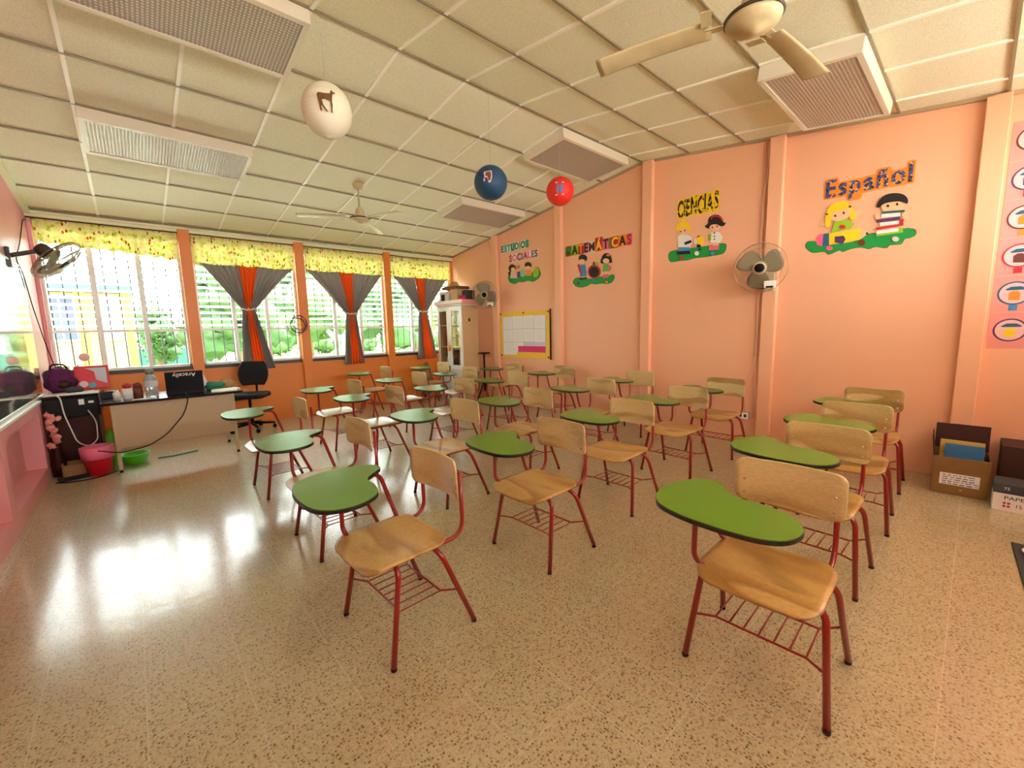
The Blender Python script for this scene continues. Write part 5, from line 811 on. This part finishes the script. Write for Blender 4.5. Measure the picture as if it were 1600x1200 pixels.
# round-picture cards
CC = [('art_brown', 'art_brown'), ('art_purple', 'art_red'), ('art_brown', 'art_orange'), ('art_red', 'art_red'), ('art_dblue', 'art_blue'), ('art_purple', 'art_purple')]
CLB = ['pink card with brown-ringed round picture, topmost of the column at the right edge', 'pink card with purple-ringed round picture, second from top at right edge', 'pink card with brown-gold ringed picture, third from top at right edge', 'pink card with red-ringed round picture, fourth from top at right edge', 'pink card with blue-ringed round picture and blue tab, fifth from top', 'pink card with purple-ringed round picture, lowest of the column']
mat('card_pink', srgb(232, 150, 140), .7)
for k in range(6):
    zc = 2.635-.2795*k; z0 = zc-.138
    t = thing('picture_card', CLB[k], 'poster', (XR, -.165, zc), 0, 'picture cards at the right edge')
    MB().box(-.003, 0, -.11, .11, -.138, .138).build('card', 'card_pink', t)
    circ = [(.088*math.cos(u*PI/18), .088*math.sin(u*PI/18)+.005) for u in range(36)]
    MB().prism(circ, lambda a, b_: (-.003, a, b_), lambda a, b_: (-.0045, a, b_)).build('ring', CC[k][0], t)
    pi = MB().prism([(a*.88, .005+(b_-.005)*.88) for a, b_ in circ], lambda a, b_: (-.0045, a, b_), lambda a, b_: (-.0055, a, b_)).build('picture', 'art_pale', t)
    MB().prism([(.05, .035), (.02, .055), (-.03, .055), (-.06, .035), (-.05, .028), (.04, .028)], lambda a, b_: (-.0055, a, b_), lambda a, b_: (-.0065, a, b_)).build('picture_caption', 'art_dblue', pi)
    MB().prism([(.028, -.045), (.03, .005), (.01, .022), (-.015, .02), (-.03, -.0), (-.026, -.05)], lambda a, b_: (-.0055, a, b_), lambda a, b_: (-.0065, a, b_)).build('picture_figure', ['art_brown', 'art_dblue', 'art_orange', 'art_brown', 'art_orange', 'art_yellow'][k], pi)
    if k in (1, 2, 3, 4): MB().box(-.0048, -.003, -.022, .022, -.125, -.083).build('tab', CC[k][1], t)

# conduit, cable and socket beside the pilaster
t = thing('power_conduit', 'thin painted conduit with cables running down beside the pilaster to a socket', 'conduit', (XR, 1.60, 0))
MB().tube([(-.012, .012, 3.17), (-.012, .012, .98)], .010, 8).build('conduit_pipe', 'wall_salmon', t)
MB().tube(fillet([(-.012, .012, .98), (-.015, .02, .80), (-.02, .10, .62), (-.02, .085, .36)], .12, 6), .006, 8).build('cable', 'wall_salmon', t)
MB().tube(fillet([(-.02, -.01, 3.15), (-.05, -.035, 2.9), (-.02, .0, 2.7), (-.024, .0, 1.0), (-.02, .0, .3)], .2, 5), .0035, 6).build('thin_wire', 'white_plastic', t)
t = thing('wall_socket', 'metal double socket box low on the wall beside the pilaster', 'socket', (XR, 1.69, .32))
MB().box(-.055, 0, -.06, .06, -.04, .04).build('box', 'silver', t, bevel=.004)
MB().box(-.058, -.055, -.052, .052, -.034, .034).build('face_plate', 'grid_cream', t)
for dy in (-.024, .024): MB().box(-.0595, -.058, dy-.014, dy+.014, -.018, .018).build('outlet', 'fan_dark', t)
o = MB().tube(fillet([(XR-.06, 6.12, zceil(6.12)-.02), (XR-.012, 6.08, 2.8), (XR-.01, 6.03, 2.6), (XR-.01, 6.03, 1.0)], .1, 5), .004, 6).build('hanging_wire', 'cab_tan'); tag(o, 'thin wire hanging down the wall beside the farthest pilaster', 'wire')
o = None
cb = MB()
rd = random.Random(4)
for k in range(7):
    rr = .10+.03*rd.random(); cxx = rd.uniform(-.02, .02); czz = rd.uniform(-.02, .02); ph = rd.uniform(0, 6)
    cb.tube([(cxx-.01*k+rr*math.cos(u*PI/14), -.008*k+.01*math.sin(u*.9+ph), czz-.01*k+rr*1.08*math.sin(u*PI/14)) for u in range(28)], .0035, 5, closed=True)
o = cb.build('cable_coil', 'black'); o.location = (2.03, YF-.10, 1.52); tag(o, 'coil of black cable hung on the second orange pier', 'cable')
o = MB().tube(fillet([(XL+.01, YF-.06, 2.70), (XL+.012, 7.1, 2.66), (XL+.012, 6.6, 2.3), (XL+.012, 6.25, 2.12), (XL+.02, 6.45, 2.02), (XL+.02, 6.7, 1.7), (XL+.03, 7.0, 1.35), (XL+.05, 7.2, 1.08), (XL+.12, 7.1, .84)], .12, 6), .005, 6).build('fan_cable', 'black'); tag(o, 'dark cable running down the left corner past the wall fan', 'cable')

# shiny board on the left wall
t = thing('shiny_board', 'mirror-like wrapped board on the left wall reflecting the windows', 'board', (XL, 3.6, .762))
MB().box(0, .012, -2.6, 2.9, .02, 1.30).build('board_face', 'board_gloss', t); fr_ = MB()
fr_.box(0, .018, -2.62, 2.92, .0, .022); fr_.box(0, .018, -2.62, 2.92, 1.30, 1.315); fr_.build('board_frame', 'frame_white', t)
pt = MB().prism([(-.05, 0), (-.02, .035), (.04, .04), (.06, .0), (.02, -.035), (-.04, -.03)], lambda a, b_: (.0125, 1.6+a, 1.17+b_), lambda a, b_: (.015, 1.6+a, 1.17+b_)).build('green_sticker', 'art_lgreen', t)

# ================================================================ TEACHER'S CORNER
t = thing('teacher_desk', 'beige steel teacher desk with black top and front panel', 'desk', (.29, 5.96, 0))
D = Vector((.29, 5.96, 0))
def part(bx, nm, m, par, D=D, bev=None): q = MB().box(bx[0]-D.x, bx[1]-D.x, bx[2]-D.y, bx[3]-D.y, bx[4]-D.z, bx[5]-D.z); return q.build(nm, m, par, bevel=bev)
part((-.30, .88, 5.60, 6.32, .693, .718), 'desk_top', 'black_gloss', t, bev=.004)
part((-.20, .79, 5.655, 5.67, .25, .69), 'front_panel', 'desk_beige', t)
part((-.22, -.205, 5.68, 6.28, .25, .69), 'side_panel', 'desk_beige', t)
for x, y in ((-.215, 5.665), (.785, 5.665), (-.215, 6.29), (.785, 6.29)):
    lg = part((x-.015, x+.015, y-.015, y+.015, .03, .69), 'leg', 'desk_beige', t); part((x-.013, x+.013, y-.013, y+.013, 0, .03), 'foot', 'black', lg)
def single(nm, m, mb, loc, label, cat, group=None, bevel=None, rz=0):
    o = mb.build(nm, m, None, bevel=bevel); o.location = loc; o.rotation_euler = (0, 0, rz); tag(o, label, cat, group); return o
# power cable over the panel
single('laptop_cable', 'black', MB().tube(fillet([(.38, -.02, .722), (.38, -.375, .722), (.375, -.385, .66), (.33, -.375, .52), (.17, -.375, .33), (.02, -.375, .24), (-.2, -.38, .21), (-.36, -.35, .26)], .06, 5), .0055, 8), (0, 6.0, 0), 'black cable looping over the beige desk panel', 'cable')
t = thing('laptop', 'black laptop on the desk with pale upside-down lettering on its lid', 'laptop', (.385, 5.86, .718), .0)
MB().box(-.165, .165, 0, .225, 0, .018).build('base', 'black', t, bevel=.004)
lm_ = Matrix.Translation((0, .0, .016)) @ Matrix.Rotation(math.radians(6), 4, 'X')
xf(MB().box(-.167, .167, -.008, .0, 0, .232), lm_).build('lid', 'black', t, bevel=.004)
text_mb('Aracelly', lm_ @ Matrix.Translation((.0, -.0095, .195)) @ Matrix.Rotation(PI/2, 4, 'X') @ Matrix.Rotation(PI, 4, 'Z'), .062, 'paper', t, 'lid_lettering')
single('papers', 'paper', MB().box(-.12, .12, -.1, .1, 0, .006).box(-.08, .15, -.06, .12, .006, .012, Matrix.Rotation(.3, 4, 'Z')), (.73, 5.80, .718), 'loose white papers on the right end of the desk', 'papers', rz=-.1)
c_ = MB().blob((0, 0, .045), (.10, .07, .05), .5, 3); single('green_bag', 'teal_cloth', c_, (.665, 6.0, .715), 'crumpled green cloth bag on the desk beside the laptop', 'bag')
c_ = MB().blob((0, 0, .05), (.08, .06, .055), .9, 9).blob((.06, .03, .04), (.06, .04, .04), .9, 5); single('straw_bundle', 'straw', c_, (.79, 6.14, .715), 'tan straw-like bundle behind the green bag', 'bundle')
single('folded_paper', 'paper', MB().prism([(-.05, 0), (.05, 0), (-.02, .2)], lambda a, b_: (a, 0, b_), lambda a, b_: (a, .006, b_)), (.59, 6.02, .718), 'white paper standing up right behind the laptop', 'paper')
t = thing('water_bottle', 'large clear plastic water bottle on the desk', 'bottle', (.10, 5.86, .718))
MB().lathe([(0, 0), (.05, 0), (.055, .02), (.05, .09), (.055, .10), (.055, .18), (.03, .235), (.028, .24)]).build('body', 'bottle', t); MB().lathe([(0, .24), (.034, .24), (.036, .285), (.025, .295), (0, .296)]).build('cap', 'grey_lid', t)
MB().lathe([(.0556, .105), (.0565, .11), (.0565, .165), (.0556, .17)]).build('bottle_label', 'paper_grey', t)
t = thing('lotion_bottle', 'small white squeeze bottle on the desk', 'bottle', (-.175, 5.82, .718))
MB().lathe([(0, 0), (.028, 0), (.03, .07), (.012, .095), (0, .096)]).build('body', 'white_plastic', t); MB().lathe([(.0, .095), (.008, .096), (.004, .125), (0, .126)]).build('nozzle', 'fan_cream', t)
for k, (x, y, c1, c2, lb) in enumerate([(-.09, 5.86, 'art_red', 'paper', 'pencil holder with red top on the desk, left of the brown one'), (-.01, 5.88, 'art_brown', 'straw', 'brown wrapped pencil holder next to the water bottle')]):
    t = thing('pencil_holder', lb, 'pencil holder', (x, y, .718), 0, 'pencil holders')
    MB().lathe([(0, 0), (.04, 0), (.042, .11), (.038, .11), (.036, .01), (0, .01)]).build('cup', ('paper', 'art_brown')[k], t)
    MB().blob((0, 0, .13), (.036, .036, .03), .3, k).build('ornament', c1, t)
    for q in range(3): MB().tube([(.0, .0, .04), (.02*math.cos(q*2), .02*math.sin(q*2), .17)], .004, 6).build('pencil', 'straw', t)
single('craft_tin', 'black', MB().box(-.07, .07, -.05, .05, 0, .075).box(-.05, -.04, -.02, -.01, .075, .09), (-.235, 6.10, .718), 'small black box on the left end of the desk', 'box', bevel=.004)
single('desk_clutter', 'paper', MB().box(-.06, .06, -.03, .03, 0, .004).box(-.02, .09, -.05, -.02, 0, .007, Matrix.Rotation(.5, 4, 'Z')), (.0, 5.70, .718), 'white paper scraps by the front edge of the desk', 'papers')
# low cabinet and printer
D = Vector((-.53, 6.4, 0))
t = thing('low_cabinet', 'dark brown wooden cabinet under the printer in the left corner', 'cabinet', D)
part((-.71, -.34, 6.08, 6.72, .06, .56), 'body', 'dark_wood', t, D, .006)
part((-.69, -.36, 6.065, 6.08, .09, .53), 'door', 'dark_wood', t, D); part((-.71, -.34, 6.1, 6.7, 0, .06), 'plinth', 'black', t, D)
D = Vector((-.52, 6.35, .56))
t = thing('printer', 'black printer with white labels on the low cabinet', 'printer', D)
part((-.72, -.32, 6.08, 6.6, .56, .76), 'body', 'black', t, D, .01); part((-.72, -.32, 6.08, 6.55, .76, .785), 'lid', 'black_gloss', t, D, .006)
part((-.47, -.43, 6.076, 6.08, .68, .735), 'port_label', 'paper', t, D); part((-.40, -.36, 6.076, 6.08, .69, .712), 'port_label', 'paper', t, D)
single('paper_stack', 'paper', MB().box(-.2, .2, -.1, .1, 0, .008).box(-.19, .17, -.09, .1, .008, .014, Matrix.Rotation(.08, 4, 'Z')), (-.52, 6.20, .785), 'sheets of white paper lying on the black printer', 'papers')
single('white_cord', 'white_plastic', MB().tube(fillet([(-.28, 0, .82), (-.22, -.08, .81), (-.13, -.16, .79), (-.12, -.17, .6), (-.06, -.16, .3), (.02, -.155, .24), (.09, -.16, .3), (.10, -.155, .50), (.05, -.155, .62)], .06, 5), .006, 7), (-.46, 6.21, 0), 'white cord hanging in a loop in front of the low cabinet', 'cord')
t = thing('backpack', 'dark purple patterned backpack on the printer', 'bag', (-.60, 6.38, .799))
MB().blob((0, 0, .12), (.125, .10, .135), .35, 2, 22, 14).build('body', 'purple', t); MB().tube(fillet([(-.06, -.03, .22), (-.05, -.03, .29), (.05, -.04, .29), (.07, -.03, .22)], .04), .009, 8).build('strap', 'black', t)
MB().blob((.03, -.085, .08), (.06, .03, .05), .3, 7).build('pocket', 'dark_wood', t)
single('grey_pouch', 'mat_grey', MB().blob((0, 0, .03), (.08, .04, .032), .4, 4), (-.50, 6.22, .797), 'small grey pouch in front of the backpack', 'pouch')
t = thing('toy_board', 'red-framed children drawing board with cartoon-like stickers beside the backpack', 'board', (-.365, 6.42, .799), 0)
t['label'] = 'red-framed drawing board beside the purple backpack'
tm = Matrix.Rotation(math.radians(-12), 4, 'X')
fb = MB()
xf(fb.box(-.135, .135, 0, .018, 0, .26), tm).build('frame', 'red_plastic', t, bevel=.006)
xf(MB().box(-.04, .115, -.004, 0, .05, .235), tm).build('white_panel', 'paper_grey', t)
xf(MB().prism([(-.12, .01), (-.12, .22), (-.03, .225), (.02, .19), (.03, .1), (.12, .05), (.12, .01)], lambda a, b_: (a, -.005, b_), lambda a, b_: (a, -.01, b_)), tm).build('red_cover', 'red_plastic', t)
for (x, z, m, r_) in ((-.07, .06, 'art_pale', .035), (-.005, .045, 'art_cyan', .03)):
    xf(MB().prism([(x+r_*math.cos(u*PI/8), z+r_*math.sin(u*PI/8)) for u in range(16)], lambda a, b_: (a, -.011, b_), lambda a, b_: (a, -.014, b_)), tm).build('sticker', m, t)
# little things on the window sill
single('sill_cup', 'fan_cream', MB().lathe([(0, 0), (.03, 0), (.034, .09), (.03, .09), (.028, .01), (0, .01)]), (-.63, YF-.0, .93), 'beige cup on the window sill, leftmost of the small things', 'cup')
single('blue_funnel', 'b_blue', MB().lathe([(0, 0), (.045, .0), (.05, .05), (.012, .08), (.01, .10), (0, .10)]), (-.53, YF-.0, .93), 'blue plastic funnel on the window sill', 'funnel')
single('lime_basket', 'art_lime', MB().lathe([(0, 0), (.04, 0), (.055, .06), (.05, .06), (.036, .01), (0, .01)]), (-.37, YF-.0, .93), 'lime green small basket on the window sill', 'basket')
t = thing('paper_flag', 'pink disc on a thin stick standing on the window sill', 'decoration', (-.46, YF-.01, .93))
MB().tube([(0, 0, .0), (0, 0, .17)], .004, 6).lathe([(0, 0), (.02, 0), (.02, .01), (0, .01)]).build('stick', 'straw', t); MB().lathe([(0, -.003), (.05, -.003), (.05, .003), (0, .003)], (0, -.006, .19), 24, Matrix.Rotation(PI/2, 4, 'X')).build('disc', 'art_pale', t)
# bins and floor clutter
t = thing('waste_bin', 'red plastic bin with a pink liner beside the desk leg', 'bin', (-.37, 5.78, 0))
MB().lathe([(0, 0), (.088, 0), (.118, .27), (.123, .275), (.114, .275), (.084, .012), (0, .012)]).build('bucket', 'red_plastic', t)
MB().lathe([(.1235, .17), (.127, .22), (.13, .285), (.118, .288), (.10, .25)], n=40).build('liner', 'pink_bag', t)
single('green_basin', 'green_plastic', MB().lathe([(0, 0), (.09, 0), (.13, .10), (.135, .11), (.125, .11), (.085, .01), (0, .01)]), (-.11, 6.0, 0), 'green plastic basin on the floor under the desk', 'basin')
single('lime_bag', 'green_plastic', MB().blob((0, 0, .2), (.05, .05, .2), .2, 6), (-.27, 6.05, .0), 'lime green bag standing behind the red bin', 'bag')
single('green_hose', 'teal_cloth', MB().tube(fillet([(0, 0, .012), (.15, -.02, .012), (.25, .02, .012), (.36, .05, .012)], .08), .008, 7), (.08, 6.0, 0), 'thin green hose on the floor under the desk', 'hose')
single('open_carton', 'cardboard', MB().box(-.09, .09, -.1, -.09, 0, .13).box(-.09, .09, .09, .1, 0, .13).box(-.09, -.08, -.1, .1, 0, .13).box(.08, .09, -.1, .1, 0, .13).box(-.09, .09, -.1, .1, 0, .01), (-.55, 5.92, 0), 'small brown carton on the floor in front of the low cabinet', 'carton')
single('crumpled_paper', 'paper_grey', MB().blob((0, 0, .05), (.07, .06, .05), .9, 3), (-.42, 5.97, 0), 'crumpled pale paper on the floor near the red bin', 'paper')
single('power_strip', 'black', MB().box(-.14, .14, -.025, .025, 0, .035), (-.52, 5.74, 0), 'black power strip on the floor left of the red bin', 'power strip', bevel=.005, rz=.15)
single('floor_cable', 'black', MB().tube(fillet([(-.12, .0, .006), (-.05, -.06, .006), (.1, -.1, .006), (.22, -.04, .006), (.30, .06, .006)], .08), .006, 7), (-.55, 5.70, 0), 'black cable curling on the floor by the left wall', 'cable')
bq = MB(); rd = random.Random(11)
for k in range(16): bq.blob((rd.uniform(-.035, .035), rd.uniform(-.05, .05), .30+rd.uniform(0, .32)), (.03, .03, .025), .9, k, 8, 6)
t = thing('ribbon_bouquet', 'bunch of dusty pink ribbons in a dark vase against the left wall', 'decoration', (-.665, 6.0, 0))
bq.build('ribbons', 'card_pink', t); MB().lathe([(0, 0), (.05, 0), (.055, .12), (.03, .28), (.035, .32), (0, .32)]).build('vase', 'dark_wood', t)
# office chair
t = thing('office_chair', 'black fabric swivel chair behind the right end of the desk', 'chair', (1.15, 6.86, 0), math.radians(-32))
sf = rrect(-.24, .24, -.22, .22, .10); 
MB().prism(sf, lambda a, b_: (a, b_, .465), lambda a, b_: (a*.98, b_*.98, .53)).build('seat', 'black_fabric', t, bevel=.02)
def ob(u, v):
    a = (u-.5)*2; c_ = (v-.5)*2; x = a*.20*math.sqrt(max(0, 1-.55*c_*c_)); z = .795+c_*.17
    return (x, .235-.05*a*a+.03*c_, z)
MB().sheet(lambda u, v: ob(u, v), 16, 16).build('backrest', 'black_fabric', t, solid=.05, bevel=.015)
MB().tube(fillet([(0, .1, .46), (0, .27, .47), (0, .285, .72)], .05), .016, 8).build('back_bracket', 'black', t)
MB().lathe([(0, .09), (.03, .09), (.028, .3), (.018, .3), (.018, .46), (.05, .465), (0, .466)]).build('gas_column', 'black', t)
MB().tube([(.0, .0, .45), (-.22, -.02, .43)], .006, 6).build('lever', 'black', t)
for k in range(5):
    a = 2*PI*k/5+.3; ca, sa = math.cos(a), math.sin(a)
    lg = MB().tube([(0, 0, .10), (ca*.28, sa*.28, .075)], [.022, .014], 8).build('base_arm', 'black', t)
    MB().lathe([(0, -.02), (.026, -.02), (.026, .02), (0, .02)], (ca*.28, sa*.28, .0265), 14, Matrix.Rotation(a, 4, 'Z') @ Matrix.Rotation(PI/2, 4, 'X')).tube([(ca*.28, sa*.28, .03), (ca*.28, sa*.28, .08)], .008, 6).build('caster', 'black', lg)

# ================================================================ TALL CABINET CORNER
D = Vector((4.69, 6.76, 0))
t = thing('display_cabinet', 'tall white cabinet with two glass doors and tan side in the corner', 'cabinet', D)
y0, y1 = 6.35, 7.17
part((4.52, 4.88, y0, y0+.02, 0, 1.80), 'side_panel', 'cab_tan', t, D); part((4.52, 4.88, y1-.02, y1, 0, 1.80), 'side_panel', 'cab_tan', t, D); part((4.86, 4.88, y0+.02, y1-.02, 0, 1.80), 'back_panel', 'cab_white', t, D)
part((4.50, 4.89, y0-.01, y1+.01, 1.80, 1.825), 'top', 'cab_white', t, D); part((4.52, 4.86, y0+.02, y1-.02, 0, .06), 'plinth', 'cab_white', t, D)
for z in (.60, 1.02, 1.43): part((4.54, 4.86, y0+.02, y1-.02, z, z+.018), 'shelf', 'cab_white', t, D)
ym = (y0+y1)/2
for a, c_ in ((y0, ym-.003), (ym+.003, y1)):
    part((4.50, 4.52, a, c_, .06, .60), 'lower_door', 'cab_white', t, D)
    d_ = MB()
    for bx in ((a, a+.075, .61, 1.79), (c_-.075, c_, .61, 1.79), (a+.075, c_-.075, .61, .69), (a+.075, c_-.075, 1.71, 1.79)): d_.box(4.50-D.x, 4.52-D.x, bx[0]-D.y, bx[1]-D.y, bx[2], bx[3])
    dr = d_.build('glass_door', 'cab_white', t); part((4.507, 4.511, a+.075, c_-.075, .69, 1.71), 'pane', 'cabinet_glass', dr, D)
    part((4.49, 4.50, (c_-.04 if a < ym-.1 else a+.03), (c_-.03 if a < ym-.1 else a+.04), 1.05, 1.18), 'handle', 'silver', dr, D)
nm_ = part((4.66, 4.70, y0-.004, y0, 1.50, 1.56), 'number_plate', 'dark_wood', t, D)
rd = random.Random(5); cols = ['b_white', 'art_white', 'mat_grey', 'straw', 'art_dblue', 'paper_grey', 'dark_wood', 'b_blue', 'art_lgreen']
for z in (.618, 1.038, 1.448):
    y = y0+.10; k = 0; nth = 0
    while y < y1-.16:
        wd = rd.uniform(.03, .075); hh = rd.uniform(.16, .30) if z > .7 else rd.uniform(.2, .34); hh = min(hh, .33)
        dep = 4.60+rd.uniform(0, .04)
        sh = {0: 'lower', 1: 'middle', 2: 'upper'}[[.618, 1.038, 1.448].index(z)]
        cn = cols[rd.randrange(len(cols))]; nth += 1
        o = MB().box(0, .18, 0, wd, 0, hh).box(-.001, 0, wd*.2, wd*.8, hh*.55, hh*.8).build('binder', cn, None, bevel=.003); o.location = (dep, y, z); tag(o, '%s binder, %s from the right on the %s shelf of the glass cabinet' % ({'b_white': 'white', 'art_white': 'cream', 'mat_grey': 'dark grey', 'straw': 'tan', 'art_dblue': 'dark blue', 'paper_grey': 'light grey', 'dark_wood': 'dark brown', 'b_blue': 'blue', 'art_lgreen': 'green'}[cn], ['first', 'second', 'third', 'fourth', 'fifth', 'sixth', 'seventh', 'eighth', 'ninth', 'tenth', 'eleventh', 'twelfth'][nth-1], sh), 'book', 'books on the %s cabinet shelf' % sh)
        y += wd+rd.uniform(.008, .03)
dl = thing('rag_doll', 'small orange rag doll hanging from the cabinet handle', 'doll', (4.475, ym, 1.0)); MB().blob((0, 0, 0), (.018, .035, .05), .4, 3).build('body', 'art_orange', dl); MB().blob((0, 0, .07), (.015, .022, .025), .2, 5).build('head', 'art_skin', dl); MB().tube([(0, 0, .09), (.018, -.02, .13)], .003, 5).build('cord', 'dark_wood', dl)
D = Vector((4.69, 6.76, 1.825))
t = thing('cabinet_tray', 'pink patterned shallow tray on top of the white cabinet', 'tray', D)
part((4.47, 4.93, 6.27, 7.20, 1.826, 1.838), 'tray_base', 'card_pink', t, D); part((4.47, 4.478, 6.27, 7.20, 1.838, 1.90), 'tray_rim', 'paper', t, D); part((4.478, 4.93, 6.27, 6.278, 1.838, 1.90), 'tray_rim', 'card_pink', t, D)
single('cup', 'magenta', MB().lathe([(0, 0), (.045, 0), (.06, .13), (.054, .13), (.04, .01), (0, .01)]), (4.55, 6.36, 1.838), 'magenta cup on the corner of the cabinet tray', 'cup')
t = thing('toy_house', 'pale box with a dark square window on top of the cabinet', 'box', (4.62, 6.95, 1.838)); MB().box(-.1, .1, -.12, .12, 0, .24).build('body', 'cab_white', t, bevel=.006); MB().box(-.103, -.1, -.06, .06, .06, .19).build('window_hole', 'dark_wood', t)
single('photo_box', 'cab_tan', MB().box(-.12, .12, -.11, .11, 0, .27), (4.68, 6.65, 1.838), 'tan carton standing right of the pale box on the cabinet', 'carton', bevel=.004)
single('grey_case', 'mat_grey', MB().box(-.1, .1, -.07, .07, 0, .24), (4.75, 6.44, 1.838), 'dark grey case near the wall fan on top of the cabinet', 'case', bevel=.01)
single('wooden_lid', 'deer_brown', MB().box(-.15, .15, -.24, .24, 0, .05), (4.68, 6.75, 2.11), 'flat brown box laid across the boxes on the cabinet', 'box', bevel=.005)
single('straw_hat', 'straw', MB().lathe([(0, .10), (.06, .095), (.09, .05), (.1, .02), (.19, .0), (.19, -.006), (0, -.0)], n=30), (4.68, 6.80, 2.167), 'pale straw hat on the very top of the cabinet pile', 'hat')
single('dark_ball', 'purple', MB().blob((0, 0, .045), (.05, .05, .045), .1, 1), (4.55, 7.12, 1.838), 'dark purple ball at the left end of the cabinet tray', 'ball')
t = thing('pedestal_stand', 'slim black pedestal with a small wooden top beside the cabinet', 'stand', (4.82, 6.12, 0))
MB().lathe([(0, .90), (.11, .90), (.115, .91), (.11, .925), (0, .925)], n=30).build('top', 'dark_wood', t)
MB().tube([(0, 0, .2), (0, 0, .90)], .018, 10).build('post', 'black', t)
for k in range(3): a = 2*PI*k/3+.4; MB().tube([(0, 0, .42), (.15*math.cos(a), .15*math.sin(a), .012)], .012, 8).build('leg', 'black', t)
single('chair_back_stand_in', 'cardboard', MB().blob((0, 0, .38), (.10, .12, .38), .12, 8, 20, 14), (4.2, 7.16, 0), 'tall tan stand-in for a chair back against the window wall left of the cabinet', 'chair back')  # simple tan form in place of a chair's backrest

# ================================================================ BOXES AT THE RIGHT
t = thing('open_box', 'open brown carton with a handwritten white label and books inside', 'carton', (4.72, .01, 0), math.radians(2))
w_ = .005; bx = MB()
bx.box(-.17, .17, -.15, .15, 0, .006); bx.box(-.17, -.17+w_, -.15, .15, 0, .29); bx.box(.17-w_, .17, -.15, .15, 0, .29); bx.box(-.17, .17, -.15, -.15+w_, 0, .29); bx.box(-.17, .17, .15-w_, .15, 0, .29)
bx.build('box_body', 'cardboard', t)
xf(MB().box(0, .005, -.15, .15, 0, .20), Matrix.Translation((.165, 0, .29)) @ Matrix.Rotation(math.radians(8), 4, 'Y')).build('back_flap', 'dark_card', t)
xf(MB().box(-.16, .16, 0, .005, 0, .15), Matrix.Translation((.01, .145, .285)) @ Matrix.Rotation(math.radians(-6), 4, 'X')).build('side_flap', 'dark_card', t)
xf(MB().box(-.006, 0, -.15, .15, 0, .085), Matrix.Translation((-.17, 0, .205)) @ Matrix.Rotation(math.radians(-5), 4, 'Y')).build('front_flap', 'cardboard', t)
lb = MB().box(-.1725, -.1705, -.105, .105, .075, .165).build('paper_label', 'paper', t)
ink = MB(); rd = random.Random(3)
for r_ in range(5):
    y = .09
    while y > -.08: 
        l = rd.uniform(.012, .035); zz = .152-r_*.0165; ink.box(-.1732, -.1725, y-l, y, zz-.002-rd.uniform(0, .003), zz+.002); y -= l+.008
    if r_ > 1: pass
ink.build('handwriting', 'art_ink', lb); MB().box(-.172, -.1705, -.02, -.005, .035, .05).build('staple_tear', 'straw', t)
o = xf(MB().box(-.01, .01, -.12, .12, 0, .30), Matrix.Rotation(math.radians(10), 4, 'Y')).build('folder', 'yellow_book', None, bevel=.003); o.location = (4.70, .01, .09); tag(o, 'yellow folder sticking up out of the open carton', 'folder')
o = xf(MB().box(-.012, .012, -.11, .10, 0, .28), Matrix.Rotation(math.radians(10), 4, 'Y')).build('book', 'blue_book', None, bevel=.003); o.location = (4.655, .0, .09); tag(o, 'blue book leaning in the open carton in front of the folder', 'book')
t = thing('paper_box', 'white and grey printed paper carton cut by the right edge', 'carton', (4.50, -.315, 0))
MB().box(-.11, .11, -.15, .15, 0, .125).build('box_body', 'paper', t, bevel=.002); MB().box(-.112, .112, -.152, .152, .125, .19).build('lid', 'mat_grey', t, bevel=.002)
R90 = Matrix(((0, 0, -1, 0), (-1, 0, 0, 0), (0, 1, 0, 0), (0, 0, 0, 1)))
text_mb('PAPER', Matrix.Translation((-.1112, .04, .095)) @ R90, .036, 'black', t, 'box_print', .0006, 'CENTER', 1.2)
text_mb('15', Matrix.Translation((-.111, .03, .045)) @ R90, .035, 'mat_grey', t, 'box_print', .0006)
pr_ = MB()
for dy, dz in ((.095, .058), (.075, .058), (.095, .036), (.075, .036)): pr_.prism([(dy+.008*math.cos(u*PI/6), dz+.008*math.sin(u*PI/6)) for u in range(12)], lambda a, b_: (-.1105, a, b_), lambda a, b_: (-.1112, a, b_))
pr_.build('printed_dots', 'art_red', t)
text_mb('75', Matrix.Translation((-.113, .09, .16)) @ R90, .03, 'paper_grey', t, 'box_print', .0006)
single('dark_carton', 'dark_card', MB().box(-.16, .16, -.22, .22, 0, .40).box(-.162, .162, -.222, .222, .33, .405), (4.82, -.41, 0), 'dark brown closed carton behind the printed paper carton', 'carton', bevel=.003)
single('floor_mat', 'mat_grey', MB().box(-.40, .40, -.35, .35, 0, .012), (3.38, -.60, 0), 'dark grey floor mat cut by the right edge', 'mat', bevel=.004, rz=math.radians(2))
single('metal_dish', 'white_plastic', MB().lathe([(0, 0), (.06, 0), (.085, .025), (.08, .027), (.055, .006), (0, .006)]), (3.60, -.35, .012), 'pale round dish on the grey mat', 'dish')
